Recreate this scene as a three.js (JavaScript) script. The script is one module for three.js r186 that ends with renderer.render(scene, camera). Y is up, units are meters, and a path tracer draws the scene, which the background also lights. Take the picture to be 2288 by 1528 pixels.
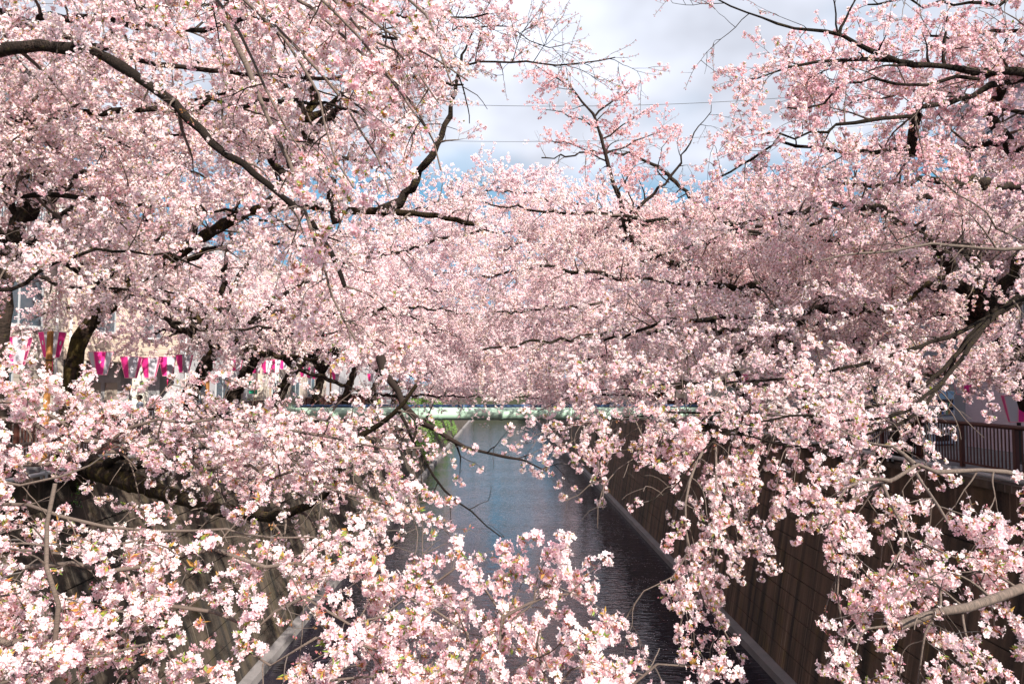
import * as THREE from 'three';
import { MarchingCubes } from 'three/addons/objects/MarchingCubes.js';
import { mergeGeometries } from 'three/addons/utils/BufferGeometryUtils.js';
import { createNoise2D, createNoise3D } from 'simplex-noise';

// ------------------------------------------------------------------ random numbers
function rng(seed) { let s = seed >>> 0; return () => { s = (s + 0x6d2b79f5) | 0; let t = Math.imul(s ^ (s >>> 15), 1 | s); t = (t + Math.imul(t ^ (t >>> 7), 61 | t)) ^ t; return ((t ^ (t >>> 14)) >>> 0) / 4294967296; }; }
let rnd = rng(7);
const rr = (a, b) => a + (b - a) * rnd();
const V = (x, y, z) => new THREE.Vector3(x, y, z);
const clamp = THREE.MathUtils.clamp, smooth = THREE.MathUtils.smoothstep, lerp = THREE.MathUtils.lerp;
const noise2 = createNoise2D(rng(11)), noise3 = createNoise3D(rng(12));
const fbm2 = (x, y, o = 4) => { let s = 0, a = 0.5; for (let i = 0; i < o; i++) { s += a * noise2(x, y); x = x * 2.03 + 5.1; y = y * 2.03 + 1.7; a *= 0.5; } return s; };
const fbm3 = (x, y, z, o = 4) => { let s = 0, a = 0.5; for (let i = 0; i < o; i++) { s += a * noise3(x, y, z); x = x * 2.03 + 5.1; y = y * 2.03 + 1.7; z = z * 2.03 + 3.3; a *= 0.5; } return s; };

// ------------------------------------------------------------------ camera, sky, sun, exposure
const scene = new THREE.Scene();
const F = 1700, HY = 856, HX = 1120;                       // focal length in photograph pixels, vanishing point of the canal
const camera = new THREE.PerspectiveCamera(2 * Math.atan(764 / F) * 180 / Math.PI, 2288 / 1528, 0.1, 2000);
const EYE = V(0, 2.1, 0);
camera.position.copy(EYE);
camera.rotation.order = 'YXZ';
camera.rotation.set(Math.atan((HY - 764) / F), -Math.atan((1144 - HX) / F), 0);
camera.updateMatrixWorld(true);
const renderer = new THREE.WebGLRenderer({ antialias: true });
renderer.setSize(1024, 683);
renderer.toneMapping = THREE.LinearToneMapping;
renderer.toneMappingExposure = 2.35;
renderer.shadowMap.enabled = true;
renderer.shadowMap.type = THREE.PCFSoftShadowMap;

function makeSky() {
  const W = 1024, H = 512, d = new Float32Array(W * H * 4);
  for (let j = 0; j < H; j++) for (let i = 0; i < W; i++) {
    const up = ((j + 0.5) / H - 0.5) * Math.PI, az = ((i + 0.5) / W - 0.5) * 2 * Math.PI;
    const x = Math.cos(az) * Math.cos(up), y = Math.sin(up), z = Math.sin(az) * Math.cos(up);
    const k = 1 / (Math.max(y, 0) + 0.22), n = fbm3(x * k * 1.1 + 3.1, z * k * 1.1, 0.5, 5), n2 = fbm3(x * k * 2.3, z * k * 2.3 + 7, 2.5, 5);
    const deg = up * 180 / Math.PI;
    const cover = clamp(smooth(deg, 12.2, 18.5) * 1.3 + n * 0.75 - 0.08, 0, 1);
    const haze = Math.exp(-Math.max(deg, 0) / 9);
    const blue = [lerp(0.07, 0.17, haze), lerp(0.205, 0.27, haze), lerp(0.33, 0.35, haze)];
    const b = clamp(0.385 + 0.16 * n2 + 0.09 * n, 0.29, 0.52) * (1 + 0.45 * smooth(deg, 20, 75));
    const cloud = [0.94 * b, 0.99 * b, 1.10 * b + 0.012];
    const o = (j * W + i) * 4;
    for (let c = 0; c < 3; c++) d[o + c] = y < 0 ? 0.13 : lerp(blue[c], cloud[c], cover);
    d[o + 3] = 1;
  }
  const t = new THREE.DataTexture(d, W, H, THREE.RGBAFormat, THREE.FloatType);
  t.mapping = THREE.EquirectangularReflectionMapping; t.magFilter = THREE.LinearFilter; t.minFilter = THREE.LinearFilter; t.needsUpdate = true;
  return t;
}
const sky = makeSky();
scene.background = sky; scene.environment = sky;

const SUN = V(0.55, 0.72, 0.46).normalize();
const sun = new THREE.DirectionalLight(new THREE.Color(1.0, 0.93, 0.83), 5.0);
sun.position.copy(SUN).multiplyScalar(90); sun.target.position.set(0, 0, -30);
sun.castShadow = true; sun.shadow.mapSize.set(4096, 4096);
Object.assign(sun.shadow.camera, { left: -70, right: 70, top: 70, bottom: -70, near: 1, far: 260 });
scene.add(sun, sun.target);

// ------------------------------------------------------------------ helpers: places, names, meshes
const RIGHT = V(1, 0, 0).applyQuaternion(camera.quaternion), UPC = V(0, 1, 0).applyQuaternion(camera.quaternion), FWD = V(0, 0, -1).applyQuaternion(camera.quaternion);
const at = (px, py, depth) => EYE.clone().addScaledVector(FWD, depth).addScaledVector(RIGHT, (px - 1144) / F * depth).addScaledVector(UPC, (764 - py) / F * depth);
const seenAt = (p) => { const d = p.clone().sub(EYE), z = d.dot(FWD); return [1144 + d.dot(RIGHT) / z * F, 764 - d.dot(UPC) / z * F, z]; };
const taken = new Map();
function numbered(name) { const n = taken.get(name) || 0; taken.set(name, n + 1); return n ? name + '_' + String(n).padStart(3, '0') : name; }
function tag(o, label, category, group, kind) { o.userData.label = label; if (category) o.userData.category = category; if (group) o.userData.group = group; if (kind) o.userData.kind = kind; return o; }
function thing(name, label, category, pos = V(0, 0, 0), turn = 0, group) {
  const o = new THREE.Group(); o.name = numbered(name); o.position.copy(pos); o.rotation.y = turn; scene.add(o);
  return tag(o, label, category, group);
}
function part(name, geometry, material, parent) {
  const m = new THREE.Mesh(geometry, material); m.name = parent === scene ? numbered(name) : name; m.castShadow = m.receiveShadow = true; parent.add(m); return m;
}
function struct(name, geometry, material, label) { const m = part(name, geometry, material, scene); m.userData.kind = 'structure'; if (label) m.userData.label = label; return m; }
const box = (w, h, d, x = 0, y = 0, z = 0) => new THREE.BoxGeometry(w, h, d).translate(x, y, z);
const boxTo = (x0, x1, y0, y1, z0, z1) => box(x1 - x0, y1 - y0, z1 - z0, (x0 + x1) / 2, (y0 + y1) / 2, (z0 + z1) / 2);
const merge = (list) => mergeGeometries(list.map((g) => (g.index ? g.toNonIndexed() : g)));
const rodGeo = (a, b, r0, r1 = r0, n = 8) => { const d = b.clone().sub(a), g = new THREE.CylinderGeometry(r1, r0, d.length(), n, 1); g.translate(0, d.length() / 2, 0); g.applyQuaternion(new THREE.Quaternion().setFromUnitVectors(V(0, 1, 0), d.normalize())); return g.translate(a.x, a.y, a.z); };
const lin = (r, g, b) => new THREE.Color().setRGB(r, g, b);

// ------------------------------------------------------------------ textures and materials
function tex(W, H, fn, srgb = false) {
  const d = new Uint8Array(W * H * 4);
  for (let j = 0; j < H; j++) for (let i = 0; i < W; i++) { const c = fn(i / W, j / H), o = (j * W + i) * 4; for (let k = 0; k < 3; k++) d[o + k] = clamp(Math.round((srgb ? Math.pow(clamp(c[k], 0, 1), 1 / 2.2) : c[k]) * 255), 0, 255); d[o + 3] = 255; }
  const t = new THREE.DataTexture(d, W, H); t.wrapS = t.wrapT = THREE.RepeatWrapping; t.magFilter = THREE.LinearFilter; t.minFilter = THREE.LinearMipmapLinearFilter; t.generateMipmaps = true;
  if (srgb) t.colorSpace = THREE.SRGBColorSpace; t.needsUpdate = true; return t;
}
// noise that repeats over the unit square
const tnoise = (u, v, fu, fv, o = 4, s = 0) => { const a = u * 2 * Math.PI, r = fu / (2 * Math.PI); let sum = 0, amp = 0.5, m = 1; for (let i = 0; i < o; i++) { const w = (q) => noise3(Math.cos(a) * r * m + s, Math.sin(a) * r * m + s * 0.7, q * fv * m + s * 1.3); sum += amp * lerp(w(v), w(v - 1), v); amp *= 0.5; m *= 2; } return sum; };
const std = (o) => new THREE.MeshStandardMaterial({ roughness: 0.85, metalness: 0, ...o });

const concreteTex = tex(1024, 512, (u, v) => {                         // stained concrete: 8 m along, 8 m up the slope
  const streak = tnoise(u, v, 13, 0.5, 3, 3), broad = tnoise(u, v, 7, 1.2, 4, 9), drip = tnoise(u, v, 70, 1.1, 2, 21), fine = tnoise(u, v, 90, 90, 3, 5), lime = smooth(tnoise(u, v, 60, 0.9, 4, 31), 0.18, 0.5), moss = smooth(tnoise(u, v, 7, 4, 4, 41), 0.05, 0.45);
  const dark = clamp(0.44 + streak * 0.9 + broad * 0.9 + drip * 0.14, 0, 1);
  let c = [lerp(0.016, 0.15, dark), lerp(0.012, 0.115, dark), lerp(0.010, 0.088, dark)];
  c = c.map((x, k) => x + lime * [0.17, 0.155, 0.14][k] * 0.7 + fine * 0.02);
  return c.map((x, k) => lerp(x, x * [0.85, 0.88, 0.45][k], moss * 0.8));
}, true);
const concreteBump = tex(256, 256, (u, v) => { const n = 0.5 + tnoise(u, v, 30, 30, 4, 2) * 0.5; return [n, n, n]; });
concreteBump.repeat.set(4, 4);
const barkTex = tex(256, 256, (u, v) => { const a = tnoise(u, v, 5, 26, 4, 1), b = tnoise(u, v, 12, 10, 4, 8), m = smooth(tnoise(u, v, 4, 3, 4, 15), 0.12, 0.45); const k = clamp(0.5 + a * 0.8 + b * 0.5, 0, 1); const c = [lerp(0.006, 0.034, k), lerp(0.0045, 0.022, k), lerp(0.0035, 0.017, k)]; return c.map((x, i) => lerp(x, [0.055, 0.045, 0.014][i] * (0.5 + k), m * 0.5)); }, true);
const barkBump = tex(256, 256, (u, v) => { const n = clamp(0.5 + tnoise(u, v, 6, 30, 4, 1) * 0.6 + tnoise(u, v, 16, 16, 3, 4) * 0.3, 0, 1); return [n, n, n]; });
const mossTex = tex(256, 256, (u, v) => { const b = tnoise(u, v, 12, 10, 4, 8), m = smooth(tnoise(u, v, 5, 5, 4, 15), -0.15, 0.3); const k = clamp(0.5 + b, 0, 1); const c = [lerp(0.011, 0.06, k), lerp(0.008, 0.038, k), lerp(0.006, 0.026, k)]; return c.map((x, i) => lerp(x, [0.105, 0.082, 0.018][i] * (0.4 + k), m * 0.7)); }, true);
const twigTex = tex(64, 128, (u, v) => { const a = clamp(0.42 + tnoise(u, v, 3, 22, 3, 1) * 1.5, 0, 1); return [lerp(0.05, 0.15, a), lerp(0.035, 0.105, a), lerp(0.027, 0.085, a)]; }, true);
const M = {
  bark: new THREE.MeshPhysicalMaterial({ map: barkTex, bumpMap: barkBump, bumpScale: 0.03, roughness: 0.95, specularIntensity: 0.25 }),
  moss: new THREE.MeshPhysicalMaterial({ map: mossTex, color: lin(0.62, 0.58, 0.6), bumpMap: barkBump, bumpScale: 0.035, roughness: 0.95, specularIntensity: 0.25 }),
  twig: std({ map: twigTex, roughness: 0.9 }),
  twigDark: new THREE.MeshPhysicalMaterial({ specularIntensity: 0.25, color: lin(0.02, 0.0135, 0.011), roughness: 0.9 }),
  petal: new THREE.MeshPhysicalMaterial({ vertexColors: true, roughness: 0.95, transmission: 0.58, thickness: 0, side: THREE.DoubleSide }),
  concrete: std({ map: concreteTex, color: lin(0.5, 0.46, 0.40), bumpMap: concreteBump, bumpScale: 0.01, roughness: 0.92 }),
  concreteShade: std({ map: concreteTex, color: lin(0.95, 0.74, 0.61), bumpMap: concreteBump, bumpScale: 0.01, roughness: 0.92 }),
  joint: std({ color: lin(0.022, 0.018, 0.015), roughness: 1 }),
  railBrown: std({ color: lin(0.075, 0.022, 0.016), roughness: 0.5 }),
  wood: std({ color: lin(0.30, 0.13, 0.035), roughness: 0.8 }),
  cable: std({ color: lin(0.02, 0.02, 0.02), roughness: 0.7 }),
  steel: std({ color: lin(0.42, 0.42, 0.43), roughness: 0.5, metalness: 0.2 }),
  white: std({ color: lin(0.72, 0.72, 0.72), roughness: 0.7 }),
};

// ------------------------------------------------------------------ the setting: ground, water, walls
const WATER = -8.1, XR = 9.4, XL = -8.3, ZN = 30, ZF = -240;
const asphaltTex = tex(512, 512, (u, v) => { const n = tnoise(u, v, 6, 6, 4, 1) * 0.05 + tnoise(u, v, 160, 160, 2, 6) * 0.06; return [0.17 + n, 0.165 + n, 0.175 + n]; }, true);
const asphalt = std({ map: asphaltTex, roughness: 0.9 });
function slab(name, x0, x1, y0, y1, z0, z1, m, label, uv = 4) {
  const g = boxTo(x0, x1, y0, y1, z0, z1), p = g.attributes.position, t = g.attributes.uv;
  for (let i = 0; i < p.count; i++) t.setXY(i, p.getX(i) / uv, p.getZ(i) / uv);
  return struct(name, g, m, label);
}
slab('bank', 11.25, 400, -10, 0, ZF, ZN, asphalt, 'paved bank path behind the railing right of the canal');
slab('bank', -400, -11.45, -10, 0, ZF, ZN, asphalt, 'paved bank path behind the railing left of the canal');
slab('ground', -400, 400, -10, -0.02, ZF - 500, ZF - 0.01, std({ color: lin(0.035, 0.04, 0.022), roughness: 1 }), 'land closing the far end of the canal');

const waterBump = tex(1024, 1024, (u, v) => { const a = tnoise(u, v, 9, 30, 3, 3), b = tnoise(u, v, 4, 11, 2, 13); const n = clamp(0.5 + a * 0.6 + b * 0.4, 0, 1); return [n, n, n]; });
const water = new THREE.MeshPhysicalMaterial({ color: lin(0.014, 0.012, 0.02), roughness: 0.03, ior: 1.5, bumpMap: waterBump, bumpScale: 0.018 });
{ const g = new THREE.PlaneGeometry(XR - XL + 3, ZN - ZF, 1, 1).rotateX(-Math.PI / 2).translate((XR + XL) / 2, WATER, (ZN + ZF) / 2), p = g.attributes.position, t = g.attributes.uv;
  for (let i = 0; i < p.count; i++) t.setXY(i, p.getX(i) / 9, p.getZ(i) / 9);
  struct('water', g, water, 'dark rippled canal water between the two walls'); }

// sloping wall of concrete panels in courses, one side: s = +1 right, -1 left
function canalWall(s, xBase, xTop, label, lastZ, firstZ) {
  const w = thing('canal_wall', label, 'wall', V(s * xBase, WATER, 0));
  const y0 = 0.3, y1 = 7.15, n = 11, dx = xTop - xBase - 0.35, L = Math.hypot(dx, y1 - y0), h = L / n, lean = Math.atan2(dx, y1 - y0);
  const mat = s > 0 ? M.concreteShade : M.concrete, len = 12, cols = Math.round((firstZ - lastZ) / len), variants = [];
  const X = (d) => s * d;
  for (let v = 0; v < 4; v++) { variants.push([]); for (let c = 0; c < n; c++) {
    const g = new THREE.BoxGeometry(0.12, h - 0.032, len - 0.008), p = g.attributes.position, t = g.attributes.uv;
    for (let i = 0; i < p.count; i++) t.setXY(i, (p.getZ(i) + v * 12.0) / 8 + (s > 0 ? 0 : 0.43), (p.getY(i) + (c + 0.5) * h) / 8 + 0.02);
    variants[v].push(g);
  } }
  const r2 = rng(s > 0 ? 5 : 6);
  for (let k = 0; k < cols; k++) for (let c = 0; c < n; c++) {
    const m = part('panel', variants[k % 4][c], mat, w), a = (c + 0.5) * h;
    m.position.set(X(0.35 + dx * a / L + (r2() - 0.5) * 0.012 + 0.06), y0 + (y1 - y0) * a / L, firstZ - (k + 0.5) * len);
    m.rotation.z = -s * lean;
  }
  // backing behind the joints, and the plain wall beyond the last panels and behind the camera
  const core = (za, zb, off) => { const g = new THREE.BoxGeometry(0.3, L, za - zb), p = g.attributes.position, t = g.attributes.uv; for (let i = 0; i < p.count; i++) t.setXY(i, p.getZ(i) / 8, p.getY(i) / 8 + 0.4); g.rotateZ(-s * lean); return g.translate(X(0.35 + dx / 2 + off), (y0 + y1) / 2, (za + zb) / 2); };
  part('backing', core(firstZ, lastZ, 0.24), M.joint, w);
  part('far_wall', core(lastZ, ZF, 0.16), mat, w);
  part('near_wall', core(ZN, firstZ, 0.16), mat, w);
  const uvBox = (g) => { const p = g.attributes.position, t = g.attributes.uv; for (let i = 0; i < p.count; i++) t.setXY(i, p.getZ(i) / 8, (p.getY(i) + Math.abs(p.getX(i))) / 8 + 0.5); return g; };
  const bx = (a, b, ya, yb) => uvBox(boxTo(Math.min(X(a), X(b)), Math.max(X(a), X(b)), ya, yb, ZF, ZN));
  part('ledge', bx(-0.02, 0.42, -0.3, 0.3), std({ map: asphaltTex, color: lin(1.0, 0.95, 0.9), roughness: 0.9 }), w);
  part('parapet', bx(dx + 0.42, dx + 1.2, 7.15, 7.85), mat, w);
  part('coping', bx(dx + 0.32, dx + 1.22, 7.85, 8.02), std({ map: concreteTex, color: lin(1.1, 1.0, 0.98), roughness: 0.9 }), w);
  return w;
}
canalWall(1, XR, 10.9, 'shaded brown concrete canal wall with dark course joints on the right bank', -84, -9);
canalWall(-1, -XL, 10.9, 'stained grey concrete canal wall with sunlit mossy patches on the left bank', -84, -9);

// conduits along the wall tops
function conduit(x, y, z0, z1, r, label) {
  const c = thing('conduit', label, 'conduit', V(x, y, z0));
  part('pipe', rodGeo(V(0, 0, 0), V(0, 0, z1 - z0), r, r, 10), M.steel, c);
  for (let z = 0; z < z0 - z1; z += 3) part('bracket', merge([box(r * 2.6, 0.03, 0.06, 0, r, -z), box(0.03, r * 2 + 0.08, 0.06, r * 1.2, -0.03, -z), box(0.03, r * 2 + 0.08, 0.06, -r * 1.2, -0.03, -z)]), M.steel, c);
}
conduit(10.75, 0.07, -6, -60, 0.055, 'pale grey conduit pipe along the top of the right canal wall');
conduit(-10.65, -0.0, -6, -60, 0.05, 'grey conduit pipe along the top of the left canal wall');

// railings: one thing per bank > bay > bar
function railing(x, y0, h, zStart, nBays, bay, label, round) {
  const R = thing('railing', label, 'railing', V(x, 0, zStart));
  const post = boxTo(-0.045, 0.045, y0, h, -0.05, 0.05), bar = boxTo(-0.012, 0.012, y0 + 0.13, h - 0.05, -0.014, 0.014);
  const bars = Math.floor((bay - 0.2) / 0.13);
  let made = 0; const extra = [];
  for (let b = 0; b < nBays; b++) {
    const z = -b * bay, p = part('rail_bay', boxTo(-0.02, 0.02, y0 + 0.08, y0 + 0.13, -bay / 2 + 0.05, bay / 2 - 0.05), M.railBrown, R);
    p.position.z = z - bay / 2;
    const q = part('post', post, M.railBrown, R); q.position.z = z;
    for (let i = 0; i < bars; i++) {
      const bz = (i - (bars - 1) / 2) * 0.13;
      if (made++ < 290) { const m = part('bar', bar, M.railBrown, p); m.position.z = bz; } else extra.push(bar.clone().translate(0, 0, z - bay / 2 + bz));
    }
  }
  if (extra.length) { const e = part('far_bars', merge(extra), M.railBrown, R); e.userData.kind = 'stuff'; }
  part('top_rail', round ? rodGeo(V(0, h, 0.3), V(0, h, -nBays * bay), 0.055, 0.055, 12).scale(1.3, 1, 1) : boxTo(-0.07, 0.07, h - 0.03, h + 0.05, -nBays * bay, 0.3), M.railBrown, R);
}
railing(11.55, 0.02, 1.1, -13, 24, 2.0, 'dark brown metal railing with upright bars along the right bank path', true);
railing(-11.95, 0.02, 1.2, -15, 30, 2.0, 'reddish brown railing with upright slats along the left bank path', false);

// ------------------------------------------------------------------ pipe bridge
{
  const z = -40, y = 0.5, p = thing('pipe_bridge', 'pale green water pipe spanning the canal from wall to wall', 'pipe', V(0, y, z));
  const green = std({ map: tex(256, 64, (u, v) => { const n = tnoise(u, v, 12, 3, 4, 2) * 0.12, r = smooth(tnoise(u, v, 40, 2, 4, 12), 0.2, 0.5) * 0.5; return [lerp(0.40 + n, 0.25, r), lerp(0.58 + n, 0.24, r), lerp(0.46 + n, 0.18, r)]; }, true), roughness: 0.45 });
  part('pipe', new THREE.CylinderGeometry(0.33, 0.33, 24, 32, 1, false).rotateZ(Math.PI / 2), green, p);
  for (const x of [-9.6, -6.4, -3.2, 0, 3.2, 6.4, 9.6]) part('flange', new THREE.CylinderGeometry(0.352, 0.352, 0.14, 32).rotateZ(Math.PI / 2).translate(x, 0, 0), green, p);
  for (const s of [-1, 1]) {
    const f = part('spike_guard', merge([...Array(11)].map((_, i) => { const a = (i / 10 - 0.5) * 2.2; return rodGeo(V(s * 11.0, 0.2, 0), V(s * 11.0 + Math.sin(a) * 0.75, 0.25 + Math.cos(a) * 1.15, 0.02 * i), 0.018, 0.012, 5); })), std({ color: lin(0.55, 0.72, 0.60), roughness: 0.5 }), p);
    f.userData.label = 'fan of pale green spikes over the pipe end';
    part('saddle', boxTo(Math.min(s * 10.2, s * 11.4), Math.max(s * 10.2, s * 11.4), -0.75, -0.25, -0.4, 0.4), M.concrete, p);
  }
  const b = thing('blue_pipe', 'thin dark blue pipe running just above and behind the green pipe', 'pipe', V(0, y + 0.36, z - 0.9));
  part('pipe', rodGeo(V(-11.5, 0, 0), V(11.5, 0, 0), 0.1, 0.1, 12), std({ color: lin(0.01, 0.045, 0.12), roughness: 0.5 }), b);
  for (const x of [-6, -2, 2, 6]) part('strap', new THREE.TorusGeometry(0.108, 0.012, 6, 16).rotateY(Math.PI / 2).translate(x, 0, 0), M.steel, b);
}
// overhead wires
function wire(a, b, sag, r, label) {
  const pts = [...Array(25)].map((_, i) => { const t = i / 24, p = a.clone().lerp(b, t); p.y -= sag * 4 * t * (1 - t); return p.sub(a); });
  const w = thing('power_line', label, 'power line', a);
  part('cable', new THREE.TubeGeometry(new THREE.CatmullRomCurve3(pts), 48, r, 5), M.cable, w);
  return w;
}
{
  const w = wire(at(700, 215, 44), at(2200, 170, 44), 1.1, 0.014, 'thin power line across the pale sky, the upper of the two');
  const p = at(1660, 211, 44).sub(w.position);
  part('insulator', merge([new THREE.CylinderGeometry(0.07, 0.07, 0.16, 10).rotateZ(Math.PI / 2).translate(p.x, p.y, p.z), new THREE.CylinderGeometry(0.1, 0.1, 0.03, 10).rotateZ(Math.PI / 2).translate(p.x, p.y, p.z)]), M.white, w);
  wire(at(900, 312, 52), at(2100, 262, 52), 0.7, 0.014, 'thin power line across the sky just above the blossom crowns, the lower of the two');
}

// ------------------------------------------------------------------ blossom: flowers, clusters, flowering twigs
class Soup {                                               // collects coloured triangles
  constructor() { this.p = []; this.c = []; }
  tri(a, b, c, ca, cb = ca, cc = ca) { this.p.push(a.x, a.y, a.z, b.x, b.y, b.z, c.x, c.y, c.z); this.c.push(...ca, ...cb, ...cc); }
  build() { const g = new THREE.BufferGeometry(); g.setAttribute('position', new THREE.Float32BufferAttribute(this.p, 3)); g.setAttribute('color', new THREE.Float32BufferAttribute(this.c, 3)); g.computeVertexNormals(); return g; }
}
const randDir = () => { const z = rr(-1, 1), a = rr(0, 6.2832), s = Math.sqrt(1 - z * z); return V(s * Math.cos(a), z, s * Math.sin(a)); };
const frame = (d) => { const u = Math.abs(d.y) < 0.9 ? V(0, 1, 0).cross(d).normalize() : V(1, 0, 0).cross(d).normalize(); return [u, d.clone().cross(u)]; };
const PET = [[0.965, 0.855, 0.868], [0.97, 0.90, 0.90], [0.965, 0.815, 0.832], [0.97, 0.925, 0.92], [0.95, 0.735, 0.765]];
const CEN = [0.72, 0.24, 0.30], OCHRE = [0.34, 0.20, 0.045], CALYX = [0.42, 0.085, 0.095];
const LEAF = [[0.26, 0.36, 0.025], [0.40, 0.38, 0.02], [0.46, 0.22, 0.02], [0.46, 0.12, 0.045], [0.20, 0.36, 0.03], [0.5, 0.3, 0.03]];
const pick = (a) => a[Math.floor(rnd() * a.length)];
function petals(S, c, axis, R, level, pink) {
  const [u, v] = frame(axis), a0 = rr(0, 6.28), cup = rr(0.15, 0.65), col = pick(PET).map((x, i) => x * (1 - pink * [0.0, 0.25, 0.18][i]) * rr(0.95, 1.03));
  const dirAt = (a, r, h) => c.clone().addScaledVector(u, Math.cos(a) * r).addScaledVector(v, Math.sin(a) * r).addScaledVector(axis, h);
  if (level === 2) { const q = [0, 1, 2, 3].map((k) => dirAt(a0 + k * 1.5708, R, (k % 2) * R * cup)); S.tri(q[0], q[1], q[2], col); S.tri(q[0], q[2], q[3], col); return; }
  const cen = CEN.map((x, i) => lerp(x, col[i], level ? 0.72 : 0.5));
  for (let k = 0; k < 5; k++) {
    const a = a0 + k * 1.2566 + rr(-0.1, 0.1);
    if (level === 1) { S.tri(c, dirAt(a - 0.55, R * 0.92, R * cup * rr(0.5, 1)), dirAt(a + 0.55, R * 0.92, R * cup * rr(0.5, 1)), cen, col, col); continue; }
    const tip = dirAt(a, R, R * cup * rr(0.7, 1.1)), l = dirAt(a - 0.5, R * 0.74, R * cup * 0.55), r = dirAt(a + 0.5, R * 0.74, R * cup * 0.55);
    S.tri(c, l, tip, cen, col, col); S.tri(c, tip, r, cen, col, col);
  }
}
function leafBlade(S, o, d, L, w) {
  const [u, v] = frame(d), n = rr(0, 6.28), side = u.clone().multiplyScalar(Math.cos(n)).addScaledVector(v, Math.sin(n)), up = d.clone().cross(side), col = pick(LEAF);
  const m = o.clone().addScaledVector(d, L * 0.45), t = o.clone().addScaledVector(d, L).addScaledVector(up, -L * 0.15), l = m.clone().addScaledVector(side, w).addScaledVector(up, w * 0.5), r = m.clone().addScaledVector(side, -w).addScaledVector(up, w * 0.5);
  S.tri(o, l, t, col); S.tri(o, t, r, col);
}
function strip(S, a, b, w, col) { const d = b.clone().sub(a), s = frame(d.normalize())[0].multiplyScalar(w); S.tri(a.clone().add(s), a.clone().sub(s), b, col); }
function cluster(S, o, out, level, pink, leafy, size = 1) {
  const n = Math.round(rr(11, 18) * (level === 2 ? 0.55 : 1) * size), ped = rr(0.031, 0.043) * size;
  for (let i = 0; i < n; i++) {
    const d = randDir().addScaledVector(out, 0.75); d.y -= 0.15; d.normalize();
    const c = o.clone().addScaledVector(d, ped * rr(0.75, 1.35)), ax = d.clone().addScaledVector(randDir(), 0.45).normalize();
    if (level === 0 && rnd() < 0.12) { const t = c.clone().addScaledVector(d, 0.013), [u, v] = frame(d), k0 = pick([[0.85, 0.42, 0.5], [0.8, 0.3, 0.38], [0.9, 0.6, 0.66]]); strip(S, o, c, 0.0016, OCHRE); for (let k = 0; k < 3; k++) { const e = (q) => c.clone().addScaledVector(u, 0.006 * Math.cos(q * 2.094)).addScaledVector(v, 0.006 * Math.sin(q * 2.094)); S.tri(t, e(k), e(k + 1), k0); } continue; }
    petals(S, c, ax, (level === 2 ? 0.026 : 0.0188) * rr(0.85, 1.15), level, pink);
    if (level === 0 || (level === 1 && i % 3 === 0)) strip(S, o, c, level ? 0.0028 : 0.0016, i % 2 ? OCHRE : CALYX);
    if (level === 0) strip(S, c.clone().addScaledVector(ax, -0.009), c, 0.003, CALYX);
  }
  if (level === 2) { if (rnd() < 0.8) petalsDot(S, o, out); }
  else { const k = rnd() < leafy ? Math.ceil(rr(1, 4)) : 0; for (let i = 0; i < k; i++) leafBlade(S, o.clone(), randDir().addScaledVector(out, 1.1).setY(rr(0, 1)).normalize(), rr(0.03, 0.062), rr(0.006, 0.012)); for (let i = 0; i < 4; i++) leafBlade(S, o.clone().addScaledVector(out, 0.012), randDir().addScaledVector(out, 1.4).normalize(), rr(0.025, 0.046), 0.0055); }
}
function petalsDot(S, o, out) { const [u, v] = frame(out), c = pick([OCHRE, CALYX, [0.4, 0.22, 0.05]]), q = o.clone().addScaledVector(out, 0.04); S.tri(q.clone().addScaledVector(u, 0.02), q.clone().addScaledVector(u, -0.02), q.clone().addScaledVector(v, 0.03), c); }
function buds(S, o, out) { for (let i = 0, n = Math.ceil(rr(2, 6)); i < n; i++) { const d = randDir().addScaledVector(out, 1.3).normalize(), c = o.clone().addScaledVector(d, rr(0.012, 0.032)); strip(S, o, c, 0.0018, OCHRE); const col = pick([[0.55, 0.16, 0.2], [0.45, 0.2, 0.06], [0.75, 0.4, 0.46], [0.25, 0.12, 0.04]]); const [u, v] = frame(d); const t = c.clone().addScaledVector(d, 0.016); for (let k = 0; k < 3; k++) S.tri(t, c.clone().addScaledVector(u, 0.006 * Math.cos(k * 2.1)).addScaledVector(v, 0.006 * Math.sin(k * 2.1)), c.clone().addScaledVector(u, 0.006 * Math.cos(k * 2.1 + 2.1)).addScaledVector(v, 0.006 * Math.sin(k * 2.1 + 2.1)), col); } }
const TWIGCOL = [0.15, 0.105, 0.085];
function stick(S, pts, r0, r1) {                           // three-sided twig
  for (let i = 0; i + 1 < pts.length; i++) {
    const a = pts[i], b = pts[i + 1], [u, v] = frame(b.clone().sub(a).normalize()), ra = lerp(r0, r1, i / (pts.length - 1)), rb = lerp(r0, r1, (i + 1) / (pts.length - 1));
    const P = (o, r, k) => o.clone().addScaledVector(u, r * Math.cos(k * 2.094)).addScaledVector(v, r * Math.sin(k * 2.094));
    for (let k = 0; k < 3; k++) { S.tri(P(a, ra, k), P(a, ra, k + 1), P(b, rb, k), TWIGCOL); S.tri(P(b, rb, k), P(a, ra, k + 1), P(b, rb, k + 1), TWIGCOL); }
  }
}
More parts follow.
